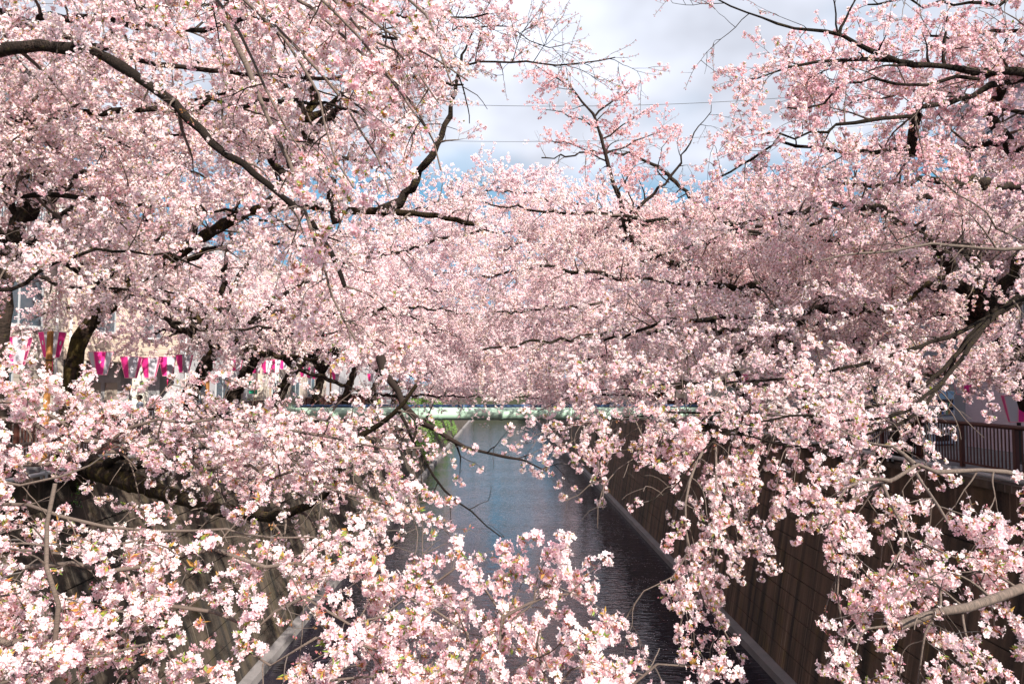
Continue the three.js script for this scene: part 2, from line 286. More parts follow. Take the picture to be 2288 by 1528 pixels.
// a flowering twig along +x, drooping a little; kind: full, loose, bud
function spray(level, kind, pink, leafy) {
  const S = new Soup(), L = level ? rr(0.3, 0.46) : rr(0.14, 0.3), pts = []; let d = V(1, rr(-0.1, 0.25), rr(-0.2, 0.2)).normalize(), p = V(0, 0, 0);
  for (let i = 0; i < 6; i++) { pts.push(p.clone()); d.add(V(0, rr(-0.22, 0.08), rr(-0.2, 0.2))).normalize(); p.addScaledVector(d, L / 5); }
  stick(S, pts, level ? 0.005 : 0.0038, level ? 0.003 : 0.0018);
  const C = new THREE.CatmullRomCurve3(pts), step = kind === 'full' ? 0.07 : kind === 'loose' ? 0.115 : 0.06;
  for (let s = kind === 'full' ? 0.03 : 0.1; s <= L; s += step * rr(0.7, 1.3)) {
    const t = Math.min(1, s / L), o = C.getPointAt(t), tan = C.getTangentAt(t), out = randDir(); out.addScaledVector(tan, -out.dot(tan)).normalize();
    const reach = rr(0.012, 0.045), e = o.clone().addScaledVector(out, reach);
    if (kind === 'bud') { if (rnd() < 0.35) { const e2 = o.clone().addScaledVector(out, rr(0.04, 0.12)).addScaledVector(tan, 0.05); stick(S, [o, e2], 0.0025, 0.0015); buds(S, e2, out.addScaledVector(tan, 0.6).normalize()); if (rnd() < 0.3) cluster(S, e2, out, level, pink + 0.4, 0.3, 0.55); } else buds(S, o, out); continue; }
    if (level < 2) stick(S, [o, e], 0.003, 0.002);
    cluster(S, e, out, level, pink, leafy, rr(0.6, 1.2));
  }
  if (kind !== 'bud') cluster(S, pts[5], d.clone(), level, pink, leafy, 1); else buds(S, pts[5], d.clone());
  return S.build();
}
rnd = rng(101);
const SPRAYS = [0, 1, 2].map((lv) => ({
  full: [0, 1, 2, 3, 4, 5, 6, 7, 8, 9, 10, 11].slice(0, 12 - lv * 3).map((i) => spray(lv, 'full', [0, 0.1, 0.25, 0, 0.45][i % 5], 0.32)),
  loose: [0, 1, 2, 3, 4, 5, 6, 7, 8, 9].slice(0, 10 - lv * 3).map((i) => spray(lv, 'loose', [0, 0.1, 0.3, 0.05, 0.5][i % 5], 0.45)),
  bud: [0, 1, 2].map(() => spray(lv, 'bud', 0.3, 0.2)),
}));

// ------------------------------------------------------------------ cherry trees
class Tubes {                                              // merged tapering tubes
  constructor() { this.p = []; this.n = []; this.t = []; this.i = []; }
  add(pts, rad, sides) {
    const base = this.p.length / 3; let u = frame(pts[1].clone().sub(pts[0]).normalize())[0], run = 0;
    for (let k = 0; k < pts.length; k++) {
      const d = (k ? pts[k].clone().sub(pts[k - 1]) : pts[1].clone().sub(pts[0])); if (k) run += d.length(); d.normalize();
      u.addScaledVector(d, -u.dot(d)).normalize(); const v = d.clone().cross(u), r = rad(k / (pts.length - 1));
      for (let s = 0; s <= sides; s++) { const a = s / sides * 6.28319, c = Math.cos(a), w = Math.sin(a), nx = u.x * c + v.x * w, ny = u.y * c + v.y * w, nz = u.z * c + v.z * w; this.p.push(pts[k].x + nx * r, pts[k].y + ny * r, pts[k].z + nz * r); this.n.push(nx, ny, nz); this.t.push(s / sides, run / Math.max(6.28 * r, 0.05) * 0.5); }
      if (k) for (let s = 0; s < sides; s++) { const a = base + (k - 1) * (sides + 1) + s, b = a + sides + 1; this.i.push(a, a + 1, b, b, a + 1, b + 1); }
    }
    const tip = this.p.length / 3, e = pts[pts.length - 1], d = e.clone().sub(pts[pts.length - 2]).normalize(); this.p.push(e.x, e.y, e.z); this.n.push(d.x, d.y, d.z); this.t.push(0.5, 0);
    for (let s = 0; s < sides; s++) this.i.push(tip - sides - 1 + s, tip - sides + s, tip);
  }
  build() { const g = new THREE.BufferGeometry(); g.setAttribute('position', new THREE.Float32BufferAttribute(this.p, 3)); g.setAttribute('normal', new THREE.Float32BufferAttribute(this.n, 3)); g.setAttribute('uv', new THREE.Float32BufferAttribute(this.t, 2)); g.setIndex(this.i); return g; }
}
let allSprays = 0;
class Tree {
  constructor(label, base, o = {}) {
    this.g = thing('cherry_tree', label, 'tree', base, 0, o.group); this.base = base; this.twigs = new Tubes(); this.dark = new Tubes(); this.list = []; this.o = o;
  }
  tube(name, pts, rad, sides, material) { const t = new Tubes(); t.add(pts.map((p) => p.clone().sub(this.base)), rad, sides); return part(name, t.build(), material, this.g); }
  trunk(pts, r0, r1, material = M.bark) {
    const C = new THREE.CatmullRomCurve3(pts), n = 18, P = C.getSpacedPoints(n);
    P.forEach((p, i) => { if (i && i < n) p.add(V(rr(-1, 1), 0, rr(-1, 1)).multiplyScalar(r0 * 0.12)); });
    this.tube('trunk', P, (t) => lerp(r0, r1, t) * (1 + 0.5 * Math.exp(-t * 14)) * (1 + 0.08 * Math.sin(t * 40)), 14, material);
  }
  bough(pts, r0, r1, o = {}) {
    o = { n: 3.2, L: 1.2, n2: 5, L2: 0.5, sp: 4.3, up: 0.15, droop: 0.25, from: 0.1, wide: 1, tint: this.o.tint || [1, 1, 1], loose: 0.3, bud: 0.03, own: 1.6, keep: 1, mat: M.bark, wob: 0.09, rmax: 0.028, ...this.o.bough, ...o };
    const C = new THREE.CatmullRomCurve3(pts, false, 'centripetal'), len = C.getLength(), n = Math.max(6, Math.ceil(len / 0.22)), P = C.getSpacedPoints(n), s0 = rr(0, 99);
    P.forEach((p, i) => { if (i && i < n) p.add(V(noise2(i * 0.35, s0), noise2(i * 0.35, s0 + 9), noise2(i * 0.35, s0 + 20)).multiplyScalar(o.wob * Math.min(1, len / 3))); });
    const rad = (t) => lerp(r0, r1, Math.pow(t, 0.8)) * (1 + 0.05 * Math.sin(t * len * 9 + s0) + 0.16 * noise2(t * len * 3.1, s0 + 50));
    this.tube('branch', P, rad, r0 > 0.06 ? 10 : 7, o.mat);
    const Q = new THREE.CatmullRomCurve3(P);
    const count = Math.round(o.n * len * (1 - o.from));
    for (let i = 0; i < count; i++) {
      const t = lerp(o.from, 1, (i + rnd()) / count), p = Q.getPoint(t), tan = Q.getTangent(t);
      const perp = randDir(); perp.y *= o.wide; perp.addScaledVector(tan, -perp.dot(tan)).normalize();
      const d = tan.clone().multiplyScalar(rr(0.25, 0.9)).add(perp).add(V(0, o.up, 0)).normalize();
      this.limb(p, d, o.L * rr(0.45, 1.3) * (1 - 0.35 * t), Math.min(rad(t) * 0.55, o.rmax), o);
    }
    for (let i = 0; i < o.own * len * 2; i++) { const t = rr(Math.max(o.from, 0.2), 1), d = randDir().addScaledVector(Q.getTangent(t), 0.5).normalize(); this.put(Q.getPoint(t), d, o); }
    this.put(Q.getPoint(1), Q.getTangent(1), o);
    return Q;
  }
  limb(p, d, l, r, o) {
    const n = 7, P = [p.clone()], D = [d.clone()]; let q = p.clone(); d = d.clone();
    for (let i = 0; i < n; i++) { d.add(V(rr(-1, 1), rr(-1, 1), rr(-1, 1)).multiplyScalar(0.2)); d.y -= o.droop * 0.28 * (0.3 + i / n); d.normalize(); q = q.clone().addScaledVector(d, l / n); P.push(q); D.push(d.clone()); }
    r = Math.max(r, o.rmax < 0.02 ? 0.0035 : 0.0055); (o.dark ? this.dark : this.twigs).add(P.map((x) => x.clone().sub(this.base)), (t) => lerp(r, 0.003, t), 5);
    const m = Math.max(1, Math.round(o.n2 * l));
    for (let j = 0; j < m; j++) {
      const k = clamp(1 + Math.floor((0.12 + 0.88 * (j + rnd()) / m) * n), 1, n), a = P[k], perp = randDir(); perp.y *= o.wide; perp.addScaledVector(D[k], -perp.dot(D[k])).normalize();
      let e = D[k].clone().multiplyScalar(rr(0.4, 1)).add(perp).add(V(0, o.up * 0.6, 0)).normalize(); const l2 = o.L2 * rr(0.35, 1.25), T = [a.clone()], E = [e.clone()]; let b = a.clone();
      for (let i = 0; i < 4; i++) { e = e.clone().add(V(rr(-1, 1), rr(-1, 1), rr(-1, 1)).multiplyScalar(0.22)); e.y -= o.droop * 0.3 * (0.4 + i / 4); e.normalize(); b = b.clone().addScaledVector(e, l2 / 4); T.push(b); E.push(e); }
      if (a.distanceTo(EYE) < 30) (o.dark ? this.dark : this.twigs).add(T.map((x) => x.clone().sub(this.base)), (t) => lerp(Math.min(r * 0.7, 0.005), 0.002, t), 3);
      const c = o.sp * l2; for (let i = 0; i < c; i++) { const h = Math.min(4, 1 + Math.floor(rnd() * 4)); this.put(T[h], E[h].clone().addScaledVector(randDir(), 0.7).normalize(), o); }
      this.put(b, e, o);
    }
    this.put(q, d, o);
  }
  put(p, d, o) {
    const [x, y, z] = seenAt(p);
    if (rnd() > o.keep) return;
    if (z > 0.3 && rnd() > (o.free ? 1 : open(x, y, z)) * gaps(x, y, z) * clear(x, y, z)) return;
    { const k = (p.x + 12) / 0.62, y1 = p.y - 0.74 * k, z1 = p.z - 0.34 * k; if (k > 0 && y1 > 2.1 && y1 < 3.7 && z1 < -17 && z1 > -52 && rnd() > 0.3) return; }   // sprays removed along the sun rays on purpose, to light the lantern row
    if (z < 2.6 && z > -2.6 && p.distanceTo(EYE) < 2.8) return;
    const dist = p.distanceTo(EYE), lv = dist < 8.5 ? 0 : dist < 24 ? 1 : 2, k = rnd(), kind = k < o.bud ? 'bud' : k < o.bud + o.loose ? 'loose' : 'full', set = SPRAYS[lv][kind], v = Math.floor(rnd() * set.length);
    const side = d.clone().cross(V(0, 1, 0)); if (side.lengthSq() < 1e-3) side.set(1, 0, 0); side.normalize(); const up = side.clone().cross(d).normalize(), roll = rr(-0.9, 0.9);
    const Y = up.clone().multiplyScalar(Math.cos(roll)).addScaledVector(side, Math.sin(roll)), Zx = d.clone().cross(Y), s = (lv === 1 ? rr(0.7, 1.08) : rr(0.8, 1.2)) * (lv === 2 ? 1 + clamp((dist - 24) / 60, 0, 1) * 0.7 : 1);
    const m = new THREE.Matrix4().makeBasis(d, Y, Zx).scale(V(s, s, s)).setPosition(p.clone().sub(this.base));
    const b = rr(0.9, 1.04);
    this.list.push({ m, g: set[v], dist, seen: z > 0 && x > -40 && x < 2328 && y > -40 && y < 1568, c: [o.tint[0] * b, o.tint[1] * b * rr(0.97, 1.02), o.tint[2] * b] });
  }
  finish() {
    if (this.twigs.p.length) part('twigs', this.twigs.build(), M.twig, this.g).userData.kind = 'stuff';
    if (this.dark.p.length) part('twigs', this.dark.build(), M.twigDark, this.g).userData.kind = 'stuff';
    const singles = this.list.filter((s) => s.seen && s.dist < 8.5).sort((a, b) => a.dist - b.dist).slice(0, 300); singles.forEach((s) => { s.one = true; });
    for (const s of singles) { const m = part('flowering_twig', s.g, M.petal, this.g); s.m.decompose(m.position, m.quaternion, m.scale); }
    const by = new Map(); for (const s of this.list) if (!s.one) { if (!by.has(s.g)) by.set(s.g, []); by.get(s.g).push(s); }
    for (const [geo, l] of by) {
      const I = new THREE.InstancedMesh(geo, M.petal, l.length); I.name = 'blossoms'; I.userData.kind = 'stuff'; I.castShadow = I.receiveShadow = true;
      l.forEach((s, i) => { I.setMatrixAt(i, s.m); I.setColorAt(i, lin(...s.c)); }); this.g.add(I);
    }
    allSprays += this.list.length;
  }
}
// how much blossom the sight lines of the place let through: the crowns' upper edge, the open water, wall, lantern row and railing
const curveAt = (list, x) => { for (let i = 1; i < list.length; i++) if (x <= list[i][0]) { const [a, b] = [list[i - 1], list[i]]; return lerp(a[1], b[1], (x - a[0]) / (b[0] - a[0])); } return list[list.length - 1][1]; };
const CREST = [[-9999, -9999], [930, -9999], [960, 120], [1040, 250], [1130, 290], [1230, 350], [1330, 395], [1420, 415], [1540, 430], [1620, 400], [1700, 350], [1780, 300], [1830, 200], [1880, -9999], [9999, -9999]];
const SKIRT = [[-9999, 800], [0, 790], [330, 790], [500, 835], [760, 850], [900, 885], [1000, 905], [1150, 905], [1250, 960], [1400, 990], [1700, 1000], [2000, 960], [2060, 880], [2288, 860], [9999, 860]];
function open(x, y, z) {
  const e = 18 * noise2(x * 0.012, y * 0.012) + 8 * noise2(x * 0.05, y * 0.05);
  const crest = smooth(y + e * 1.6, curveAt(CREST, x) - 25, curveAt(CREST, x) + 45), low = curveAt(SKIRT, x), skirt = 1 - smooth(y + e * 1.6, low - 20, low + 50);
  return crest * (0.03 + 0.97 * skirt);
}
const GAPS = [[2075, 2400, 872, 1075, 0.1, 19], [0, 215, 735, 850, 0.25, 18], [215, 450, 760, 860, 0.15, 22], [520, 860, 795, 850, 0.3, 34], [640, 1000, 880, 945, 0.35, 38], [1000, 1290, 900, 945, 0.22, 38], [1010, 1290, 945, 1230, 0.75, 60], [290, 400, 865, 925, 0.06, 27], [480, 860, 855, 915, 0.2, 27], [1320, 1480, 1000, 1500, 0.3, 30], [970, 1420, 1085, 1232, 0.1, 60]];
const gaps = (x, y, z) => { let k = 1; const ex = 14 * noise2(x * 0.03, y * 0.03 + 9); for (const [x0, x1, y0, y1, keep, far] of GAPS) if (z < far && x + ex > x0 && x + ex < x1 && y + ex > y0 && y + ex < y1) k = Math.min(k, keep); return k; };
// limbs that stand in front of their own blossom: [depth, half width, points...]
const LIMBS = [[8.2, 26, [0, 112], [130, 104], [220, 124], [300, 166], [370, 220], [470, 312], [560, 384], [612, 424]], [17, 62, [215, 1060], [330, 1085], [410, 1112], [510, 1141], [660, 1150]], [17, 26, [0, 1130], [330, 1030]], [18, 30, [405, 565], [500, 500], [597, 463]], [17, 14, [610, 463], [860, 474]], [16.4, 17, [889, 448], [939, 392], [979, 308], [1020, 200], [1028, 120]], [17, 20, [676, 130], [697, 219], [690, 266], [776, 204]], [17, 24, [30, 520], [42, 440]], [17, 18, [45, 490], [120, 445], [170, 400]], [20, 22, [164, 812], [190, 740]], [26, 24, [412, 820], [422, 720]], [23, 18, [490, 778], [524, 765], [584, 786], [640, 797]], [9.5, 12, [1677, 32], [1876, 78], [1936, 108], [2035, 142], [2284, 162]], [9.6, 12, [2284, 176], [2135, 224], [2015, 254], [1901, 271]], [10.6, 13, [2010, 328], [1886, 343], [1767, 323]], [10.3, 14, [2055, 254], [2040, 345]], [16, 15, [2284, 418], [2135, 418], [2085, 435]], [16.6, 16, [2204, 572], [2095, 565]], [16, 14, [2274, 657], [2180, 642]], [16, 12, [2120, 620], [2035, 667]], [8.2, 10, [2284, 556], [2015, 555], [1836, 582]], [9.2, 14, [2284, 658], [2224, 702], [2132, 800]], [19.5, 10, [1396, 503], [1366, 400], [1330, 262], [1300, 225]], [19, 9, [1416, 478], [1496, 408], [1590, 234]], [7.9, 14, [720, 1110], [790, 995], [888, 912]], [8, 11, [866, 844], [906, 909], [996, 973], [1104, 1017]], [4.35, 20, [2288, 1318], [2010, 1398]], [5.8, 15, [2288, 1063], [2090, 1058], [2043, 1037]], [17.4, 22, [2217, 716], [2190, 690]]];
const clear = (x, y, z) => { for (const [far, w, ...p] of LIMBS) if (z < far + 0.25) { const ww = w + (z < far - 1.5 ? 0.13 * F / z : 0); for (let i = 0; i + 1 < p.length; i++) { const dx = p[i + 1][0] - p[i][0], dy = p[i + 1][1] - p[i][1], t = clamp(((x - p[i][0]) * dx + (y - p[i][1]) * dy) / (dx * dx + dy * dy), 0, 1); if (Math.hypot(x - p[i][0] - dx * t, y - p[i][1] - dy * t) < ww * (0.8 + 0.5 * noise2(x * 0.02, y * 0.02 + 40))) return 0.12; } } return 1; };
const W3 = (list) => list.map(([x, y, d]) => at(x, y, d));

rnd = rng(2024);
Tree.prototype.crown = function (fork, nB, len, inward, o = {}) {
  // main limbs fanned round the fork, reaching farther over the water than over the bank
  for (let i = 0; i < nB; i++) {
    const a = (i + rr(0.2, 0.8)) / nB * 6.283, over = Math.cos(a) * inward, reach = len * (0.68 + 0.38 * Math.max(0, over)) * rr(0.8, 1.15);
    const h = V(Math.cos(a), 0, Math.sin(a)), rise = rr(o.lo ?? 0.12, o.hi ?? 0.75), p0 = fork.clone();
    const p1 = p0.clone().addScaledVector(h, reach * 0.3).add(V(0, reach * (0.10 + rise * 0.42), 0)), p2 = p0.clone().addScaledVector(h, reach * 0.65).add(V(rr(-0.4, 0.4), reach * (0.10 + rise * 0.72), rr(-0.4, 0.4))), p3 = p0.clone().addScaledVector(h, reach).add(V(rr(-0.6, 0.6), reach * (-0.04 + rise * 0.86), rr(-0.6, 0.6)));
    this.bough([p0, p1, p2, p3], (o.r ?? 0.15) * rr(0.75, 1.1), 0.02, { from: 0.22, ...o });
  }
};
const LEFT = 'cherry trees along the left bank', RIGHTB = 'cherry trees along the right bank';
const baseL = (z, x = -11.15) => V(x, -0.15, z), baseR = (z, x = 11.05) => V(x, -0.15, z);

// --- near left tree: its trunk is left of the frame, its limbs sweep across the top of the picture
{
  const t = new Tree('near cherry tree whose dark heavy limb sweeps down across the upper left of the view', baseL(-9)), f = V(-10.4, 3.3, -9);
  t.trunk([t.base, V(-11.1, 1.4, -9), f], 0.34, 0.22);
  const g = (list, r0, r1, o) => t.bough([f, ...W3(list)], r0, r1, { from: 0.34, free: true, ...o });
  g([[-260, 190, 9.2], [0, 112, 9], [130, 104, 8.9], [220, 124, 8.8], [300, 166, 8.7], [370, 220, 8.6], [470, 312, 8.5], [560, 384, 8.4], [612, 424, 8.3], [700, 500, 8.1], [770, 640, 7.9]], 0.15, 0.022, { L: 0.9, n: 1.6, own: 0.2, wob: 0.03 });
  g([[-200, -60, 8], [200, -180, 7], [430, -90, 6.2], [512, 75, 6], [562, 174, 6], [597, 268, 6], [640, 350, 6], [686, 488, 6], [716, 577, 6], [746, 672, 6], [800, 770, 6]], 0.09, 0.008, { n: 2.2, L: 0.7, loose: 0.6, wob: 0.02, from: 0.5, mat: M.twig });
  g([[-200, 60, 11], [100, 40, 10.6], [350, 60, 10.2], [600, 40, 9.8], [800, 70, 9.5], [960, 90, 9.2]], 0.1, 0.015, { L: 1.5, n: 3.4 });
  g([[-200, 260, 11], [60, 260, 10.6], [300, 250, 10.4], [520, 230, 10.2], [760, 240, 10], [930, 300, 10]], 0.1, 0.015, { L: 1.6, n: 3.4 });
  g([[-250, 380, 11.5], [0, 370, 11.2], [180, 330, 11], [360, 300, 10.8], [460, 290, 10.6]], 0.08, 0.015, { L: 1.4, n: 3 });
  g([[-250, 420, 11], [60, 430, 11], [300, 450, 10.8], [560, 480, 10.6], [760, 540, 10.5]], 0.08, 0.012, { L: 1.5, n: 3.4 });
  g([[-250, 560, 8.6], [0, 640, 8.6], [120, 590, 8.6], [180, 565, 8.6], [330, 570, 8.5], [450, 600, 8.5]], 0.06, 0.01, { L: 1.0, n: 2.6, from: 0.45 });
  g([[-150, -140, 10], [250, -60, 10], [600, -40, 10], [820, 10, 10], [960, 30, 10], [1090, 30, 10]], 0.09, 0.012, { L: 1.4, n: 3, bud: 0.12, tint: [1, 0.93, 0.94] });
  // thin budding branch reaching out over the gap of sky
  g([[-100, 60, 11], [400, 150, 11], [780, 172, 11], [870, 150, 11], [1010, 148, 11], [1075, 140, 11], [1190, 138, 11], [1230, 143, 11], [1300, 141, 11], [1375, 128, 11]], 0.08, 0.008, { from: 0.62, n: 4, L: 0.75, L2: 0.3, sp: 2.2, bud: 0.86, up: 0.6, droop: -0.1, own: 0.4, dark: true, wob: 0.02, mat: M.twigDark });
  g([[100, -60, 11], [600, 20, 11], [880, 60, 11], [960, 70, 11], [1060, 62, 11], [1150, 60, 11], [1205, 88, 11], [1260, 100, 11]], 0.07, 0.006, { from: 0.55, n: 4.5, L: 0.8, L2: 0.35, sp: 2.6, bud: 0.75, up: 0.35, droop: 0, own: 0.4, dark: true, mat: M.twigDark });
  // long drooping shoots close to the lens at the top
  const shoots = [[[560, -60], [700, 24], [800, 112], [900, 205], [960, 300], [985, 380]], [[640, -90], [850, 60], [960, 120], [1045, 180]], [[480, -60], [640, 90], [700, 200], [740, 330], [790, 420]], [[700, -100], [820, 20], [900, 60], [1000, 90]], [[560, -40], [620, 60], [730, 180], [830, 330], [870, 430]], [[620, -80], [760, 40], [850, 150], [930, 260]], [[430, -60], [560, 120], [620, 260], [700, 380]]];
  shoots.forEach((s, i) => t.bough([at(s[0][0] - 260, s[0][1] - 120, 5.2), ...s.map(([x, y], k) => at(x, y, 5.0 - (i % 3) * 0.25 - k * 0.05))], 0.02, 0.005, { free: true, from: 0.25, n: 2.2, L: 0.45, L2: 0.22, n2: 3, sp: 1, own: 0.22, droop: 0.5, loose: 0.7, mat: M.twig, wob: 0.02, keep: 0.6, dark: true }));
  t.bough(W3([[760, -120, 5], [880, -20, 4.7], [960, 40, 4.5], [1000, 120, 4.4], [1010, 190, 4.4]]), 0.014, 0.005, { free: true, n: 3, L: 0.35, L2: 0.2, sp: 3, mat: M.twig, tint: [1, 0.93, 0.93] });
  t.bough(W3([[700, -60, 5], [820, 60, 4.8], [920, 160, 4.7], [980, 230, 4.7]]), 0.014, 0.005, { free: true, n: 3, L: 0.35, L2: 0.2, sp: 3, mat: M.twig, tint: [1, 0.94, 0.94] });
  t.finish();
}
// --- foreground tree below the bridge at the left: masses of blossom over wall and water
{
  const t = new Tree('foreground cherry tree low on the left with sunlit blossom hanging over the canal wall', baseL(-4.2, -9.6)), f = V(-8.6, 0.6, -4.4);
  t.trunk([t.base, V(-9.4, 0.3, -4.3), f], 0.3, 0.2);
  const g = (list, r0, r1, o) => t.bough([f, ...W3(list)], r0, r1, { from: 0.4, free: true, n: 3.4, L: 0.6, L2: 0.28, sp: 2.6, n2: 4.5, droop: 0.3, own: 1.2, rmax: 0.009, loose: 0.35, mat: M.twig, ...o });
  g([[-300, 920, 7], [-20, 935, 6.6], [180, 975, 6.4], [400, 985, 6.3], [600, 965, 6.2], [790, 980, 6.1], [950, 1000, 6.0]], 0.05, 0.008, { L: 0.8, n: 5.2 });
  g([[-300, 1000, 6.6], [0, 985, 6.2], [200, 1005, 6.1], [340, 955, 6.1], [520, 940, 6.0], [640, 935, 6.0]], 0.045, 0.008, { L: 0.7 });
  g([[-300, 1060, 6.5], [40, 1040, 6.2], [260, 1000, 6.2], [470, 1040, 6.2], [660, 1060, 6.0], [800, 1120, 5.9], [930, 1160, 5.8], [1000, 1165, 5.8]], 0.05, 0.007, { L: 0.62, n: 5 });
  g([[-300, 1100, 5.4], [-20, 1080, 5.0], [90, 1060, 5.0], [200, 1040, 5.0]], 0.04, 0.007, { L: 0.5 });
  g([[-200, 1180, 5], [60, 1225, 4.6], [180, 1215, 4.5], [320, 1205, 4.5]], 0.03, 0.006, { L: 0.4 });
  g([[-200, 1300, 5], [120, 1260, 4.6], [330, 1240, 4.6], [520, 1230, 4.6], [680, 1250, 4.6], [800, 1290, 4.6], [900, 1300, 4.5], [1030, 1260, 4.5]], 0.045, 0.007, { L: 0.52 });
  g([[-200, 1360, 4.6], [60, 1330, 4.3], [180, 1370, 4.2], [220, 1420, 4.2]], 0.03, 0.006, { L: 0.45 });
  g([[-200, 1420, 4.6], [160, 1420, 4.4], [380, 1350, 4.4], [560, 1370, 4.4], [720, 1340, 4.3], [840, 1380, 4.3], [960, 1400, 4.3]], 0.04, 0.007, { L: 0.5 });
  g([[-100, 1560, 4.4], [200, 1470, 4.1], [320, 1440, 4.1]], 0.03, 0.006, { L: 0.34 });
  g([[-100, 1640, 4.6], [300, 1560, 4.2], [560, 1470, 4.2], [760, 1450, 4.1], [880, 1470, 4.1]], 0.035, 0.006, { L: 0.42 });
  g([[-60, 1500, 4.2], [20, 1500, 4.1], [80, 1510, 4]], 0.02, 0.006, { L: 0.3 });
  g([[-300, 1150, 5.4], [60, 1140, 5.2], [240, 1180, 5.1], [420, 1170, 5.1], [560, 1180, 5.0], [700, 1200, 5.0]], 0.035, 0.006, { L: 0.36, n: 3.6, from: 0.5 });
  g([[-60, 1700, 4.4], [60, 1640, 4.2], [135, 1350, 4.1], [107, 1300, 4.1], [98, 1245, 4.1], [104, 1172, 4.1], [122, 1080, 4.15]], 0.04, 0.011, { n: 2.6, L: 0.5, L2: 0.24, sp: 2, own: 0, from: 0.6, loose: 0.8, wob: 0.02 });
  g([[-200, 900, 6.6], [79, 914, 6.4], [147, 957, 6.3], [183, 970, 6.3], [229, 984, 6.2], [300, 1010, 6.1]], 0.025, 0.009, { n: 1, L: 0.4, own: 0, wob: 0.02 });
  // low centre: shoots rising from the bottom edge over the water
  const low = (list, r0, o) => t.bough(W3(list), r0, 0.005, { free: true, from: 0.25, n: 3.6, L: 0.3, L2: 0.18, sp: 2.6, n2: 4, own: 2, rmax: 0.008, droop: 0.15, loose: 0.3, mat: M.twig, wob: 0.02, ...o });
  low([[700, 1800, 3.9], [1060, 1600, 4.0], [1100, 1501, 4.05], [1115, 1450, 4.1], [1125, 1405, 4.1], [1124, 1359, 4.1], [1109, 1330, 4.1], [1080, 1310, 4.15]], 0.022, { from: 0.55, n: 4 });
  low([[1118, 1430, 4.1], [1160, 1370, 4.1], [1190, 1350, 4.1], [1195, 1320, 4.1]], 0.01, {});
  low([[1124, 1380, 4.1], [1200, 1340, 4.1], [1275, 1325, 4.1], [1296, 1305, 4.1]], 0.009, { n: 4, L: 0.2 });
  low([[760, 1700, 4], [1000, 1560, 4], [1060, 1440, 4], [1000, 1380, 4.1], [900, 1330, 4.2]], 0.018, { L: 0.42 });
  low([[760, 1700, 4], [980, 1540, 4.1], [880, 1440, 4.2], [830, 1420, 4.2]], 0.012, {});
  low([[1000, 1700, 3.9], [1180, 1600, 4], [1260, 1520, 4.0], [1300, 1470, 4.0], [1330, 1480, 4.0]], 0.014, { L: 0.3 });
  low([[1000, 1750, 3.9], [1250, 1620, 4], [1400, 1540, 4.0], [1480, 1480, 4.0], [1560, 1490, 4.0]], 0.014, { L: 0.25 });
  low([[1200, 1700, 3.8], [1230, 1560, 4], [1200, 1450, 4.0], [1210, 1390, 4]], 0.012, { L: 0.26 });
  low([[300, 1800, 3.8], [500, 1640, 3.9], [700, 1530, 4.0], [900, 1510, 4.0]], 0.014, { L: 0.3, n: 4 });
  t.finish();
}
// --- leaning tree rooted in the top of the left wall: its thick mossy limb lies over the wall
{
  const t = new Tree('cherry tree leaning out low over the left canal wall on a thick brown limb', V(-11.0, -0.3, -20)), f = at(215, 1050, 17.5);
  t.trunk([t.base, at(175, 1030, 19), f], 0.3, 0.24);
  t.bough([f, ...W3([[330, 1090, 15], [410, 1114, 13], [500, 1141, 11.2], [620, 1150, 9.6], [720, 1110, 8.8], [780, 1000, 8.4], [830, 958, 8.2], [888, 912, 8.0], [930, 860, 8]])], 0.24, 0.02, { free: true, from: 0.55, n: 2.4, L: 0.7, L2: 0.35, mat: M.moss, loose: 0.5, own: 0.3, wob: 0.03 });
  t.bough(W3([[850, 800, 9.5], [866, 844, 9], [888, 872, 8.8], [906, 909, 8.6], [925, 936, 8.4], [996, 973, 8.1], [1050, 1002, 8], [1104, 1017, 7.9], [1170, 1030, 7.8], [1215, 1050, 7.8]]), 0.06, 0.008, { free: true, from: 0.4, n: 4, L: 0.6, L2: 0.3, n2: 3.4, sp: 1.5, own: 0.3, loose: 0.95, keep: 0.7, mat: M.twigDark, wob: 0.02, dark: true });
  t.bough(W3([[888, 912, 8.2], [990, 1090, 8], [1060, 1140, 7.8], [1120, 1200, 7.8]]), 0.02, 0.006, { free: true, from: 0.3, n: 4, L: 0.5, L2: 0.3, n2: 3, sp: 1.3, own: 0.3, loose: 0.95, keep: 0.65, wob: 0.05, dark: true });
  t.bough([f, ...W3([[420, 1030, 14], [620, 1000, 11.5], [760, 960, 10]])], 0.12, 0.015, { free: true, n: 3.4, L: 0.9, from: 0.4 });
  t.bough([f, ...W3([[340, 980, 14], [520, 930, 11], [700, 950, 9.5], [900, 960, 8.6]])], 0.1, 0.015, { free: true, n: 3.2, L: 0.8, from: 0.45 });
  t.finish();
}
// --- left bank, going away
{
  const t = new Tree('cherry tree with a forked brown trunk at the far left edge behind the first lantern', baseL(-17.3), { group: LEFT }), f = at(20, 580, 17.2);
  t.trunk([t.base, at(-4, 800, 17.3), at(6, 680, 17.3), f, at(40, 490, 17.2)], 0.21, 0.16);
  const g = (list, r0, o) => t.bough([at(38, 495, 17.2), ...W3(list)], r0, 0.02, o);
  g([[48, 440, 17], [60, 380, 16.8], [90, 300, 16.5], [150, 220, 16]], 0.14, {}); g([[110, 445, 16.8], [180, 395, 16.4], [270, 360, 16], [400, 330, 15.5]], 0.14, {});
  t.crown(f, 6, 6.5, 1, { r: 0.12, hi: 0.9 });
  g([[120, 330, 15.5], [300, 250, 14], [520, 200, 13]], 0.1, { L: 1.6 }); g([[-60, 300, 16], [-60, 200, 15], [60, 120, 14]], 0.1, { L: 1.6 });
  t.finish();
}
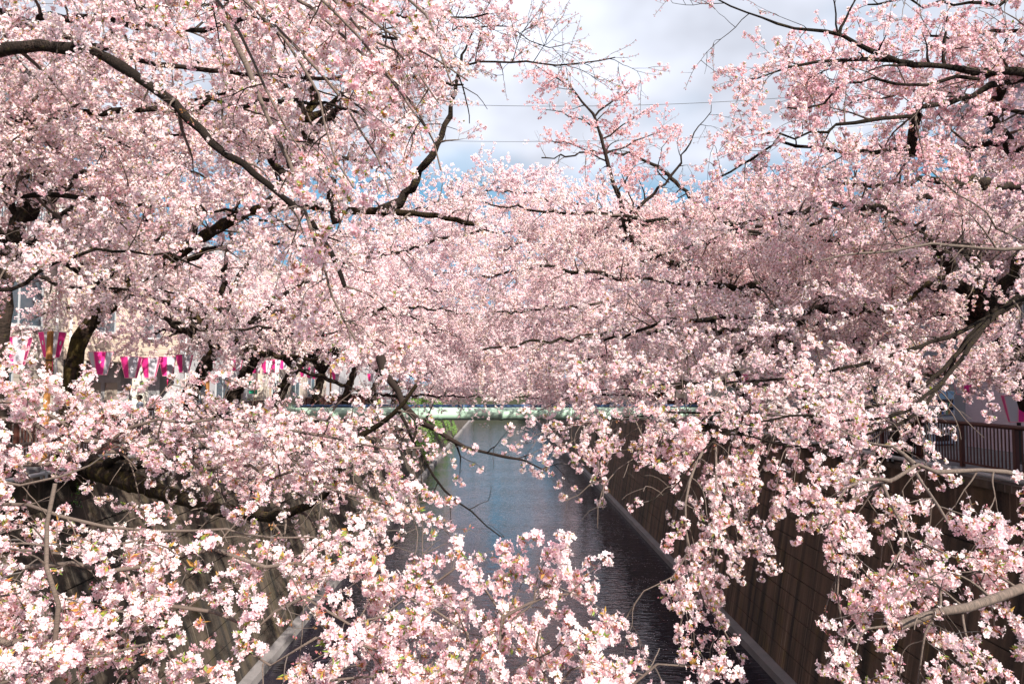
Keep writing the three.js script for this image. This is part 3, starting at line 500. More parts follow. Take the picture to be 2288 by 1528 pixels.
{
  const t = new Tree('cherry tree leaning right behind the lantern post, rising into a long mossy limb', baseL(-20, -11.3), { group: LEFT }), f = at(268, 664, 19.6);
  t.trunk([t.base, at(164, 812, 20), at(196, 726, 19.9), f], 0.25, 0.18, M.moss);
  t.bough(W3([[60, 620, 15.4], [170, 640, 15.2], [280, 640, 15], [400, 660, 15], [500, 690, 15]]), 0.05, 0.015, { free: true, n: 4, L: 0.9 }); t.bough(W3([[330, 690, 17], [430, 735, 17], [540, 730, 17], [660, 745, 17], [760, 740, 17]]), 0.05, 0.015, { free: true, n: 4, L: 0.9 }); t.bough(W3([[180, 590, 16], [280, 580, 16], [360, 600, 16]]), 0.04, 0.015, { free: true, n: 4, L: 0.9 });
  const q = at(430, 545, 18.6);
  t.bough([f, ...W3([[330, 610, 19.2], [408, 560, 18.7], [500, 500, 18.2], [597, 463, 17.8], [700, 462, 17.4], [780, 468, 17], [860, 474, 16.6], [960, 480, 16], [1060, 500, 15.6]])], 0.19, 0.05, { mat: M.moss, from: 0.35, n: 1.8, own: 0.3, wob: 0.04 });
  t.bough(W3([[850, 472, 16.7], [889, 448, 16.6], [939, 392, 16.4], [979, 308, 16.2], [1020, 200, 16], [1028, 120, 15.8], [1060, 60, 15.7]]), 0.13, 0.015, { mat: M.bark, free: true, from: 0.3, n: 2, L: 0.8, tint: [1, 0.94, 0.95], bud: 0.2, loose: 0.6 });
  t.bough([q, ...W3([[440, 495, 18.5], [420, 450, 18.4], [360, 395, 18], [300, 360, 17.6]])], 0.08, 0.02, {});
  t.bough([q, ...W3([[505, 500, 18], [545, 430, 17.5], [580, 360, 17]])], 0.06, 0.02, {});
  t.bough(W3([[597, 463, 17.8], [640, 400, 17.4], [682, 262, 17], [645, 190, 16.6], [600, 120, 16.2]]), 0.15, 0.03, { L: 1.4 });
  t.bough(W3([[684, 268, 17], [697, 219, 17], [677, 105, 16.8], [690, 40, 16.6]]), 0.12, 0.03, { mat: M.moss, L: 1.4 });
  t.bough(W3([[686, 266, 17], [720, 250, 16.9], [776, 204, 16.6], [850, 150, 16]]), 0.1, 0.02, { mat: M.moss, L: 1.2 });
  t.bough(W3([[740, 400, 16.6], [740, 430, 16.8], [752, 500, 17]]), 0.13, 0.1, { n: 0.5 });
  t.crown(f, 7, 7, 1, { r: 0.14, hi: 0.9 }); t.crown(at(640, 400, 17.4), 5, 5, 1, { r: 0.1, hi: 0.9 });
  t.finish();
}
const leftRow = [[-27, 'cherry tree with a dark upright trunk behind the row of four lanterns', 8.5], [-31.5, 'cherry tree with a stout dark trunk beside the second lantern post', 8], [-38, 'cherry tree on the left bank just in front of the pipe bridge', 8.5], [-46, 'cherry tree on the left bank just past the pipe bridge', 8], [-55, 'left bank cherry tree beyond the group of small far lanterns', 8], [-66, 'sixth cherry tree from the front along the left bank, behind the pipe', 8], [-80, 'seventh cherry tree along the left bank, pale with distance', 8.5], [-98, 'small looking far cherry tree on the left bank above the green ivy', 9], [-120, 'far cherry tree on the left bank near where the walls meet', 9], [-150, 'farthest cherry tree on the left bank', 10]];
leftRow.forEach(([z, label, len], i) => {
  const t = new Tree(label, baseL(z), { group: LEFT }), f = V(-10.6 + rr(-0.2, 0.5), rr(2.6, 3.4), z + rr(-0.3, 0.3));
  t.trunk([t.base, V(-11.1, 1.3, z), f], 0.36, 0.22);
  if (!i) t.bough([f, ...W3([[430, 690, 26], [490, 778, 25], [524, 765, 24.5], [584, 786, 24], [640, 797, 23.5], [720, 800, 23]])], 0.26, 0.04, { n: 1.5, mat: M.moss });
  const far = z < -60, mid = { from: 0.3, n: 3.4, L: 1.5, L2: 0.6, up: 0.2 }, D = -z;
  const L5 = { '-27': [[700, 620, -1], [900, 560, -2], [1060, 520, -3], [1180, 520, -4]], '-31.5': [[720, 560, 0], [900, 480, -1], [1080, 430, -2], [1200, 430, -3]], '-38': [[760, 600, -1], [950, 540, -2], [1120, 500, -3]], '-46': [[800, 560, 0], [960, 500, -1], [1100, 480, -2]], '-55': [[850, 740, -1], [1000, 720, -3], [1120, 730, -5]], '-66': [[920, 800, -1], [1040, 780, -3], [1140, 790, -5]], '-98': [[980, 820, -1], [1060, 800, -4], [1130, 800, -7]] }[z];
  const L6 = { '-27': [[760, 700, -1], [940, 690, -3], [1050, 700, -4]], '-38': [[800, 760, -1], [950, 740, -3], [1080, 760, -4]], '-46': [[850, 650, 0], [1000, 610, -2], [1120, 620, -3]], '-55': [[860, 600, 0], [1000, 560, -2], [1120, 560, -4]], '-66': [[940, 680, -1], [1040, 640, -3], [1130, 650, -5]], '-98': [[1000, 740, -1], [1080, 710, -4], [1150, 720, -6]] }[z];
  const L7 = { '-38': [[830, 878, -1], [980, 885, -2], [1110, 888, -3]], '-66': [[920, 868, -1], [1030, 866, -3], [1120, 868, -5]], '-80': [[960, 850, 0], [1050, 845, -3], [1140, 850, -5]] }[z];
  for (const l of [L5, L6, L7]) if (l) t.bough([f, ...l.map(([x, y, k]) => at(x, y, D + k))], 0.13, 0.02, mid);
  t.crown(f, far ? 7 : 8, len, 1, { r: 0.15, lo: 0.02, hi: 0.95, n: far ? 2.4 : 3, L: 1.3, ...(far ? { sp: 2.6 } : {}) });
  t.finish();
});
// --- right bank
{
  const t = new Tree('near right cherry tree whose dark limbs spread in from the upper right edge', baseR(-12)), f = V(10.3, 3.6, -12);
  t.trunk([t.base, V(10.9, 1.6, -12), f], 0.36, 0.24);
  const pinker = { tint: [1, 0.93, 0.95], free: true };
  const g = (list, r0, r1, o) => t.bough([f, ...W3(list)], r0, r1, { from: 0.4, ...pinker, n: 2.8, L: 1.0, own: 0.6, loose: 0.5, ...o });
  g([[2500, 230, 11], [2284, 162, 10], [2184, 159, 9.9], [2105, 147, 9.8], [2035, 142, 9.7], [1936, 108, 9.6], [1876, 78, 9.5], [1767, 60, 9.4], [1677, 32, 9.3], [1600, -4, 9.2]], 0.13, 0.008, { n: 2.2, bud: 0.7, loose: 0.25, sp: 1.6, up: 0.55, droop: 0, own: 0.1, dark: true, wob: 0.02, keep: 0.75 });
  t.bough(W3([[2040, 141, 9.7], [2005, 134, 9.7], [1900, 133, 9.6], [1787, 145, 9.5], [1720, 165, 9.5], [1660, 180, 9.4]]), 0.035, 0.008, { ...pinker, from: 0.2, n: 4.6, L: 0.6, L2: 0.3, own: 1, wob: 0.02, dark: true });
  t.bough(W3([[1876, 78, 9.5], [1890, 40, 9.5], [1918, -10, 9.5]]), 0.025, 0.008, { ...pinker, n: 1, bud: 0.7, dark: true });
  t.bough(W3([[2112, 148, 9.8], [2112, 90, 9.8], [2118, 36, 9.8]]), 0.03, 0.01, { ...pinker, n: 1, dark: true });
  g([[2480, 300, 11], [2288, 172, 10.2], [2194, 204, 10], [2135, 224, 9.9], [2085, 236, 9.8], [2015, 254, 9.7], [1951, 261, 9.6], [1901, 271, 9.5], [1800, 300, 9.4], [1700, 300, 9.3]], 0.1, 0.012, { n: 2.8 });
  g([[2400, 200, 10.6], [2184, 169, 9.9], [2085, 187, 9.9], [1985, 184, 9.8], [1921, 174, 9.7], [1886, 184, 9.7], [1820, 230, 9.6], [1760, 240, 9.6]], 0.07, 0.01, { n: 2.8 });
  g([[2500, 420, 12], [2300, 330, 11.6], [2100, 330, 11.2], [2010, 328, 11], [1966, 341, 10.9], [1886, 343, 10.8], [1836, 331, 10.7], [1767, 323, 10.6], [1680, 350, 10.5], [1600, 400, 10.4]], 0.09, 0.012, { n: 3 });
  t.bough(W3([[2055, 254, 10.4], [2040, 299, 10.6], [2042, 345, 10.8]]), 0.06, 0.075, { ...pinker, n: 0.3, own: 0 });
  t.bough(W3([[2249, 180, 10.5], [2232, 214, 10.8], [2219, 264, 11], [2240, 290, 11.2], [2270, 350, 11.6]]), 0.07, 0.09, { ...pinker, n: 0.5, own: 0 });
  g([[2500, 60, 11], [2330, 60, 10.8], [2240, 70, 10.7], [2180, 88, 10.6], [2080, 80, 10.5]], 0.09, 0.015, { n: 3.4, L: 1.2 });
  g([[2500, -60, 11], [2300, -20, 10.6], [2150, 10, 10.5], [2020, 0, 10.5], [1940, 10, 10.4]], 0.07, 0.012, { n: 2.8, L: 1.0, keep: 0.7 });
  g([[2480, 300, 12], [2300, 250, 11.8], [2200, 240, 11.6], [2060, 200, 11.4], [1900, 230, 11.2]], 0.08, 0.012, { n: 3, L: 1.3 });
  // thin grey leafless-looking shoots across the right edge
  g([[2500, 560, 9], [2284, 556, 8.4], [2224, 557, 8.4], [2174, 550, 8.4], [2075, 547, 8.3], [2015, 555, 8.3], [1956, 565, 8.2], [1886, 572, 8.2], [1836, 582, 8.2]], 0.06, 0.01, { n: 4.5, L: 0.75, L2: 0.35, sp: 0.3, own: 0, keep: 0.14, mat: M.twig, droop: 0.1, wob: 0.02, tint: [1, 0.95, 0.97] });
  g([[2400, 420, 9.4], [2240, 520, 8.8], [2200, 470, 8.7], [2120, 420, 8.6], [2080, 380, 8.6]], 0.04, 0.008, { n: 3.5, L: 0.7, sp: 0.3, own: 0, keep: 0.12, mat: M.twig, wob: 0.02 });
  g([[2500, 620, 10], [2284, 658, 9.4], [2224, 702, 9.3], [2160, 755, 9.2], [2132, 800, 9.1], [2110, 850, 9.1]], 0.055, 0.02, { n: 1.4, L: 0.8, mat: M.bark, own: 0.2, wob: 0.02 });
  t.finish();
}
{
  const t = new Tree('foreground cherry tree low on the right with pale limbs and blossom hanging before the wall', baseR(-5.5, 9.8)), f = V(8.2, 0.6, -5.6);
  t.trunk([t.base, V(9.4, 0.2, -5.5), f], 0.28, 0.18);
  const G2 = { free: true, rmax: 0.009, from: 0.4, n: 3, L: 0.45, L2: 0.25, sp: 2.0, n2: 3.6, droop: 0.75, up: -0.2, own: 0.8, loose: 0.5, mat: M.twig, wob: 0.02 };
  const g = (list, r0, r1, o) => t.bough([f, ...W3(list)], r0, r1, { ...G2, ...o }), h = (list, r0, o) => t.bough(W3(list), r0, 0.005, { ...G2, from: 0.1, ...o });
  g([[2600, 1270, 5], [2288, 1318, 4.5], [2200, 1340, 4.4], [2100, 1370, 4.35], [2010, 1398, 4.3]], 0.045, 0.026, { n: 4, L: 0.5, own: 0.1, from: 0.55 });
  part('cut_end', new THREE.CylinderGeometry(0.0245, 0.0245, 0.004, 14).rotateZ(Math.PI / 2 + 0.35).translate(...at(2007, 1399, 4.3).sub(t.base).toArray()), std({ color: lin(0.55, 0.30, 0.12), roughness: 0.9 }), t.g);
  g([[2600, 1075, 6.5], [2288, 1063, 6], [2228, 1054, 5.9], [2176, 1050, 5.9], [2120, 1056, 5.8], [2090, 1058, 5.8], [2043, 1037, 5.7], [2008, 1063, 5.7], [1973, 1082, 5.6], [1900, 1120, 5.6]], 0.05, 0.012, { n: 2.2, L: 0.55, own: 0.1, from: 0.62 });
  h([[2043, 1037, 5.7], [2000, 1000, 5.8], [1940, 990, 5.9], [1880, 960, 6]], 0.02, { n: 5, L: 0.5 });
  h([[1990, 1075, 5.6], [1940, 1070, 5.4], [1880, 1100, 5.3], [1850, 1180, 5.2], [1870, 1240, 5.1]], 0.016, { n: 4, L: 0.4, droop: 0.4 });
  h([[1973, 1080, 5.6], [2000, 1140, 5.2], [2030, 1200, 5.0], [1990, 1260, 4.9], [1960, 1330, 4.8]], 0.014, { n: 4.2, L: 0.42 });
  h([[2050, 1060, 5.6], [2090, 1120, 5.2], [2130, 1180, 5.0], [2200, 1190, 4.9], [2240, 1185, 4.8]], 0.013, { n: 3, L: 0.3, droop: 0.3 });
  h([[2030, 1200, 5], [2100, 1230, 4.8], [2160, 1260, 4.7], [2200, 1320, 4.6]], 0.01, { n: 4, L: 0.4 });
  h([[2100, 1370, 4.35], [2070, 1410, 4.3], [2060, 1470, 4.3], [2050, 1540, 4.3]], 0.009, { n: 4, L: 0.34 });
  h([[2150, 1355, 4.4], [2160, 1420, 4.3], [2200, 1470, 4.3], [2240, 1520, 4.3]], 0.009, { n: 4, L: 0.34 });
  h([[2040, 1390, 4.3], [1980, 1400, 4.3], [1930, 1410, 4.3], [1915, 1450, 4.3]], 0.008, { n: 3, L: 0.26 });
  h([[2100, 1370, 4.35], [2100, 1310, 4.4], [2060, 1290, 4.4], [2020, 1330, 4.4]], 0.009, { n: 4, L: 0.34 });
  h([[1870, 1120, 5.3], [1900, 1200, 5], [1870, 1300, 4.9], [1880, 1380, 4.8]], 0.008, { n: 2, L: 0.26 });
  g([[2600, 1180, 5], [2420, 1170, 4.8], [2300, 1190, 4.7], [2270, 1240, 4.6]], 0.03, 0.006, { n: 2.2, L: 0.22 });
  // the long tassel hanging before the middle of the right wall
  const k = [[1900, 940, 7.4], [1760, 930, 7.1], [1640, 960, 6.9], [1570, 1010, 6.6]];
  h([[2100, 860, 8.4], [2020, 920, 7.8], ...k, [1500, 1100, 6.3], [1450, 1120, 6.2]], 0.022, { n: 4, L: 0.6, from: 0.2, mat: M.bark });
  h([[1570, 1010, 6.6], [1540, 1080, 6.3], [1530, 1150, 6.2], [1540, 1220, 6.1], [1560, 1290, 6.0]], 0.014, { n: 6, L: 0.4, droop: 0.9 });
  h([[1600, 1000, 6.7], [1600, 1100, 6.4], [1590, 1190, 6.3], [1600, 1270, 6.2]], 0.012, { n: 5, L: 0.4, droop: 0.9 });
  h([[1540, 1230, 6.1], [1500, 1290, 6.0], [1440, 1320, 6.0], [1400, 1380, 6.0]], 0.007, { n: 2.6, L: 0.24, sp: 2 });
  h([[1560, 1290, 6.0], [1570, 1340, 6], [1600, 1380, 6], [1640, 1450, 6]], 0.007, { n: 2, L: 0.22, sp: 2 });
  h([[1545, 1280, 6.0], [1530, 1350, 6], [1520, 1400, 6]], 0.006, { n: 2.4, L: 0.2, sp: 2 });
  h([[1680, 1010, 9], [1650, 1080, 8.8], [1640, 1160, 8.7], [1650, 1210, 8.6]], 0.012, { n: 5, L: 0.5, droop: 0.8 });
  // thin bare tassels over the water right of the pipe
  h([[1420, 940, 7.4], [1440, 1000, 7.3], [1380, 1050, 7.2], [1340, 1100, 7.2], [1335, 1180, 7.2]], 0.007, { n: 1.6, L: 0.35, sp: 0.6, own: 0.1, loose: 1, keep: 0.6 });
  h([[1300, 950, 7.6], [1340, 1040, 7.5], [1300, 1100, 7.5], [1260, 1120, 7.5]], 0.006, { n: 2, L: 0.3, sp: 0.8, own: 0.1, loose: 1, keep: 0.6 });
  // the sunlit mass between pipe and railing
  h([[2240, 690, 9.3], [2140, 790, 9], [2040, 880, 8.5], [1800, 930, 8], [1600, 920, 7.9], [1400, 930, 7.8], [1260, 950, 7.7]], 0.034, { n: 5, L: 0.8, up: 0.1, droop: 0.35, from: 0.25, mat: M.bark });
  h([[2200, 730, 9.2], [2110, 850, 8.6], [2020, 940, 7.8], [1800, 1000, 7.4], [1640, 970, 7.3], [1480, 980, 7.2]], 0.03, { n: 4.6, L: 0.6, up: 0.1, droop: 0.4, from: 0.28, mat: M.bark });
  h([[2300, 660, 9.6], [2150, 740, 9.4], [1900, 820, 9], [1700, 850, 8.8], [1480, 860, 8.6], [1300, 880, 8.5], [1200, 920, 8.4]], 0.036, { n: 4.4, L: 1.0, up: 0.15, droop: 0.3, from: 0.2, mat: M.bark });
  h([[1330, 930, 7.7], [1290, 980, 7.6], [1250, 1000, 7.6]], 0.01, { n: 5, L: 0.3 });
  t.finish();
}
{
  const t = new Tree('cherry tree at the right edge whose dark limbs cross in front of the tiled building', baseR(-15.2), { group: RIGHTB }), f = V(10.2, 3.4, -15.8);
  t.trunk([t.base, V(10.8, 1.6, -15.3), f], 0.3, 0.14);
  t.bough([f, ...W3([[2274, 657, 17.4], [2209, 662, 17], [2180, 642, 16.8], [2120, 620, 16.4], [2085, 632, 16], [2035, 667, 15.6], [1980, 690, 15.2], [1900, 700, 14.8]])], 0.11, 0.025, { mat: M.moss, n: 2 });
  t.bough([f, ...W3([[2204, 572, 17], [2095, 565, 16.5], [2000, 600, 16]])], 0.1, 0.03, {});
  t.bough(W3([[2400, 470, 17.5], [2284, 418, 17], [2209, 413, 16.6], [2135, 418, 16.2], [2085, 435, 15.8], [2000, 470, 15.4], [1880, 480, 15], [1750, 520, 14.5]]), 0.12, 0.025, { n: 2.6 });
  t.bough(W3([[2209, 405, 16.6], [2085, 398, 16], [1985, 413, 15.6], [1936, 418, 15.4], [1840, 400, 15], [1720, 440, 14.6]]), 0.1, 0.02, { n: 2.6 });
  t.bough([f, ...W3([[2100, 760, 16.6], [1980, 820, 15.5], [1860, 850, 14.5], [1700, 860, 13.5], [1520, 850, 12.8]])], 0.13, 0.02, { n: 3.4 });
  t.bough([f, ...W3([[2060, 700, 16.4], [1900, 690, 15], [1700, 700, 13.8], [1500, 720, 13], [1350, 760, 12.5]])], 0.13, 0.02, { n: 3.4 });
  t.bough([f, ...W3([[2280, 790, 15.4], [2200, 820, 14.8], [2100, 835, 14], [1980, 850, 13.4]])], 0.1, 0.02, { n: 4.2, free: true });
  t.bough([f, ...W3([[2320, 760, 15], [2290, 800, 13.8], [2240, 830, 13]])], 0.06, 0.02, { n: 4.2, free: true, L: 0.8 });
  t.crown(f, 8, 7.5, -1, { r: 0.15, hi: 0.95 });
  t.finish();
}
{
  const t = new Tree('cherry tree right of centre with the tall pink flowering shoot standing against the sky', baseR(-21.5), { group: RIGHTB }), f = V(10.1, 3.2, -21.3);
  t.trunk([t.base, at(2045, 880, 21.4), f], 0.36, 0.24);
  const c = [1396, 503, 19.5], pink = { free: true, tint: [1, 0.85, 0.87], dark: true, mat: M.twigDark, loose: 0.15, L2: 0.3 };
  t.bough([f, ...W3([[1900, 700, 20.6], [1750, 640, 20.2], [1560, 600, 19.8], [1440, 560, 19.6], c])], 0.17, 0.07, {});
  t.bough(W3([c, [1385, 440, 19.5], [1366, 400, 19.5], [1356, 350, 19.5], [1340, 300, 19.5], [1330, 262, 19.5], [1305, 232, 19.5], [1270, 190, 19.5], [1225, 165, 19.5], [1198, 146, 19.5]]), 0.075, 0.012, { ...pink, n: 2.2, L: 0.8, from: 0.15, own: 2.2, droop: -0.1, wob: 0.02 });
  t.bough(W3([[1328, 262, 19.5], [1350, 240, 19.5], [1385, 215, 19.5], [1425, 188, 19.5]]), 0.03, 0.01, { ...pink, n: 1.6, L: 0.35, own: 3 });
  t.bough(W3([[1334, 285, 19.5], [1290, 265, 19.5], [1245, 250, 19.5], [1220, 245, 19.5]]), 0.025, 0.01, { ...pink, n: 1.4, L: 0.35, own: 3 });
  t.bough(W3([[1346, 310, 19.5], [1385, 285, 19.5], [1420, 262, 19.5], [1440, 250, 19.5]]), 0.025, 0.01, { ...pink, n: 1.4, L: 0.35, own: 3 });
  t.bough(W3([[1352, 345, 19.5], [1400, 325, 19.5], [1440, 305, 19.5], [1490, 290, 19.5]]), 0.025, 0.01, { ...pink, n: 2, L: 0.4, own: 3 });
  t.bough(W3([[1356, 360, 19.5], [1310, 335, 19.5], [1270, 320, 19.5], [1230, 315, 19.5]]), 0.025, 0.01, { ...pink, n: 2, L: 0.4, own: 3 });
  t.bough(W3([c, [1416, 478, 19.3], [1450, 440, 19.2], [1496, 408, 19.1], [1525, 350, 19], [1545, 310, 19], [1570, 270, 19], [1590, 234, 19]]), 0.06, 0.008, { ...pink, tint: [1, 0.91, 0.93], n: 1.8, L: 0.8, sp: 1.4, own: 0.5, bud: 0.35 });
  t.bough(W3([[1400, 500, 19.4], [1415, 460, 19.2], [1400, 420, 19.2], [1390, 390, 19]]), 0.04, 0.01, { ...pink, n: 1.5 });
  t.bough(W3([[1496, 408, 19.1], [1470, 380, 19], [1480, 330, 19], [1500, 300, 19]]), 0.02, 0.006, { ...pink, n: 2, L: 0.4, sp: 1.2 });
  t.bough([f, ...W3([[1800, 560, 20], [1700, 500, 19.5], [1580, 470, 19], [1480, 500, 18.6]])], 0.12, 0.02, {});
  t.bough([f, ...W3([[1850, 720, 19.5], [1650, 740, 18], [1450, 740, 17], [1250, 760, 16.5], [1080, 780, 16]])], 0.14, 0.02, { n: 3.6 });
  t.bough([f, ...W3([[1800, 650, 19.5], [1600, 640, 18], [1400, 620, 17.5], [1200, 600, 17], [1050, 620, 17]])], 0.14, 0.02, { n: 3.6 });
  t.bough([f, ...W3([[1750, 520, 19.5], [1550, 500, 19], [1350, 480, 18.5], [1200, 470, 18.5], [1080, 450, 18.5]])], 0.13, 0.02, { n: 3.2 });
  t.crown(f, 8, 8.5, -1, { r: 0.15, hi: 0.9 });
  t.finish();
}
const rightRow = [[-27, 'cherry tree on the right bank just beyond the tree with the tall pink shoot', 9], [-34, 'cherry tree on the right bank in front of the right end of the pipe bridge', 9], [-42, 'cherry tree on the right bank just past the end of the pipe bridge', 8.5], [-52, 'fourth cherry tree past the wooden post along the right bank', 8.5], [-64, 'fifth cherry tree past the wooden post along the right bank', 8.5], [-80, 'sixth cherry tree past the wooden post on the right bank, pale with distance', 9], [-100, 'small looking far cherry tree on the right bank', 9], [-125, 'far cherry tree on the right bank near where the walls meet', 9.5], [-155, 'farthest cherry tree on the right bank', 10]];
rightRow.forEach(([z, label, len]) => {
  const t = new Tree(label, baseR(z), { group: RIGHTB }), f = V(10.4 - rr(-0.2, 0.5), rr(2.6, 3.4), z + rr(-0.3, 0.3)), far = z < -60, mid = { from: 0.3, n: 3.4, L: 1.5, L2: 0.6, up: 0.2 }, D = -z;
  t.trunk([t.base, V(11, 1.3, z), f], 0.36, 0.22);
  const R5 = { '-27': [[1600, 600, -1], [1400, 540, -2], [1250, 520, -3], [1120, 560, -4]], '-34': [[1500, 520, -1], [1350, 470, -2], [1200, 440, -3], [1110, 420, -4]], '-42': [[1450, 520, -1], [1320, 480, -2], [1200, 500, -3], [1130, 560, -3]], '-52': [[1380, 560, -1], [1260, 540, -2], [1150, 580, -3]], '-64': [[1350, 760, -1], [1220, 730, -3], [1100, 760, -4]], '-80': [[1280, 800, -1], [1180, 780, -3], [1080, 800, -4]], '-100': [[1240, 780, -1], [1160, 750, -4], [1090, 760, -6]] }[z];
  const R6 = { '-27': [[1600, 700, -1], [1400, 680, -3], [1220, 690, -4], [1100, 700, -5]], '-34': [[1500, 640, -1], [1350, 610, -3], [1180, 620, -4]], '-42': [[1400, 740, -1], [1250, 720, -3], [1120, 740, -4]], '-52': [[1380, 680, -1], [1260, 650, -3], [1140, 660, -4]], '-64': [[1340, 660, 0], [1220, 620, -2], [1120, 640, -3]], '-80': [[1280, 720, 0], [1200, 690, -3], [1100, 700, -5]] }[z];
  const R7 = { '-34': [[1500, 872, -1], [1300, 885, -2], [1150, 888, -3]], '-52': [[1360, 866, -1], [1240, 868, -3], [1120, 870, -4]], '-80': [[1260, 862, -1], [1180, 858, -3], [1100, 862, -5]], '-27': [[1560, 800, -1], [1360, 800, -3], [1200, 820, -4]] }[z];
  for (const l of [R5, R6, R7]) if (l) t.bough([f, ...l.map(([x, y, k]) => at(x, y, D + k))], 0.13, 0.02, mid);
  t.crown(f, far ? 7 : 8, len, -1, { r: 0.15, lo: 0.02, hi: 0.95, n: far ? 2.4 : 3, L: 1.3, ...(far ? { sp: 2.6 } : {}) });
  t.finish();
});
[[-9, -228], [-3.5, -238], [2.5, -234], [8, -226]].forEach(([x, z], i) => {
  const b = V(x, -0.05, ZF - 6 - i), t = new Tree(['leftmost', 'second from left', 'third from left', 'rightmost'][i] + ' of the cherry trees closing the far end of the canal', b, { group: 'cherry trees closing the far end of the canal' }), f = b.clone().add(V(0, 3, 0.5));
  t.trunk([b, b.clone().add(V(0.1, 1.5, 0.2)), f], 0.4, 0.25); t.crown(f, 7, 8, 0, { r: 0.16, lo: -0.3, hi: 1, n: 2.2, L: 1.5, sp: 2 }); t.finish();
});

// ------------------------------------------------------------------ buildings behind the trees
rnd = rng(77);
const tileTex = tex(256, 256, (u, v) => { const a = (u * 8) % 1, b = (v * 8) % 1, g = a < 0.09 || b < 0.09 ? 0.62 : 1, n = noise2(Math.floor(u * 8) * 3.1, Math.floor(v * 8) * 5.3) * 0.03; return [0.60 * g + n, 0.50 * g + n, 0.56 * g + n]; }, true);
const sidingTex = tex(64, 256, (u, v) => { const b = (v * 8) % 1, g = b < 0.1 ? 0.55 : 0.92 + 0.08 * b; return [g, g, g]; }, true);
const plasterTex = tex(256, 256, (u, v) => { const n = 0.92 + tnoise(u, v, 4, 2, 4, 3) * 0.16; return [n, n, n]; }, true);
const wallMat = (map, c, rep) => { const t = map.clone(); t.repeat.set(rep, rep); t.needsUpdate = true; return std({ map: t, color: lin(...c), roughness: 0.85 }); };
const glassDark = new THREE.MeshPhysicalMaterial({ color: lin(0.05, 0.075, 0.095), roughness: 0.06, metalness: 0 });
const frameMat = std({ color: lin(0.33, 0.34, 0.36), roughness: 0.5 });
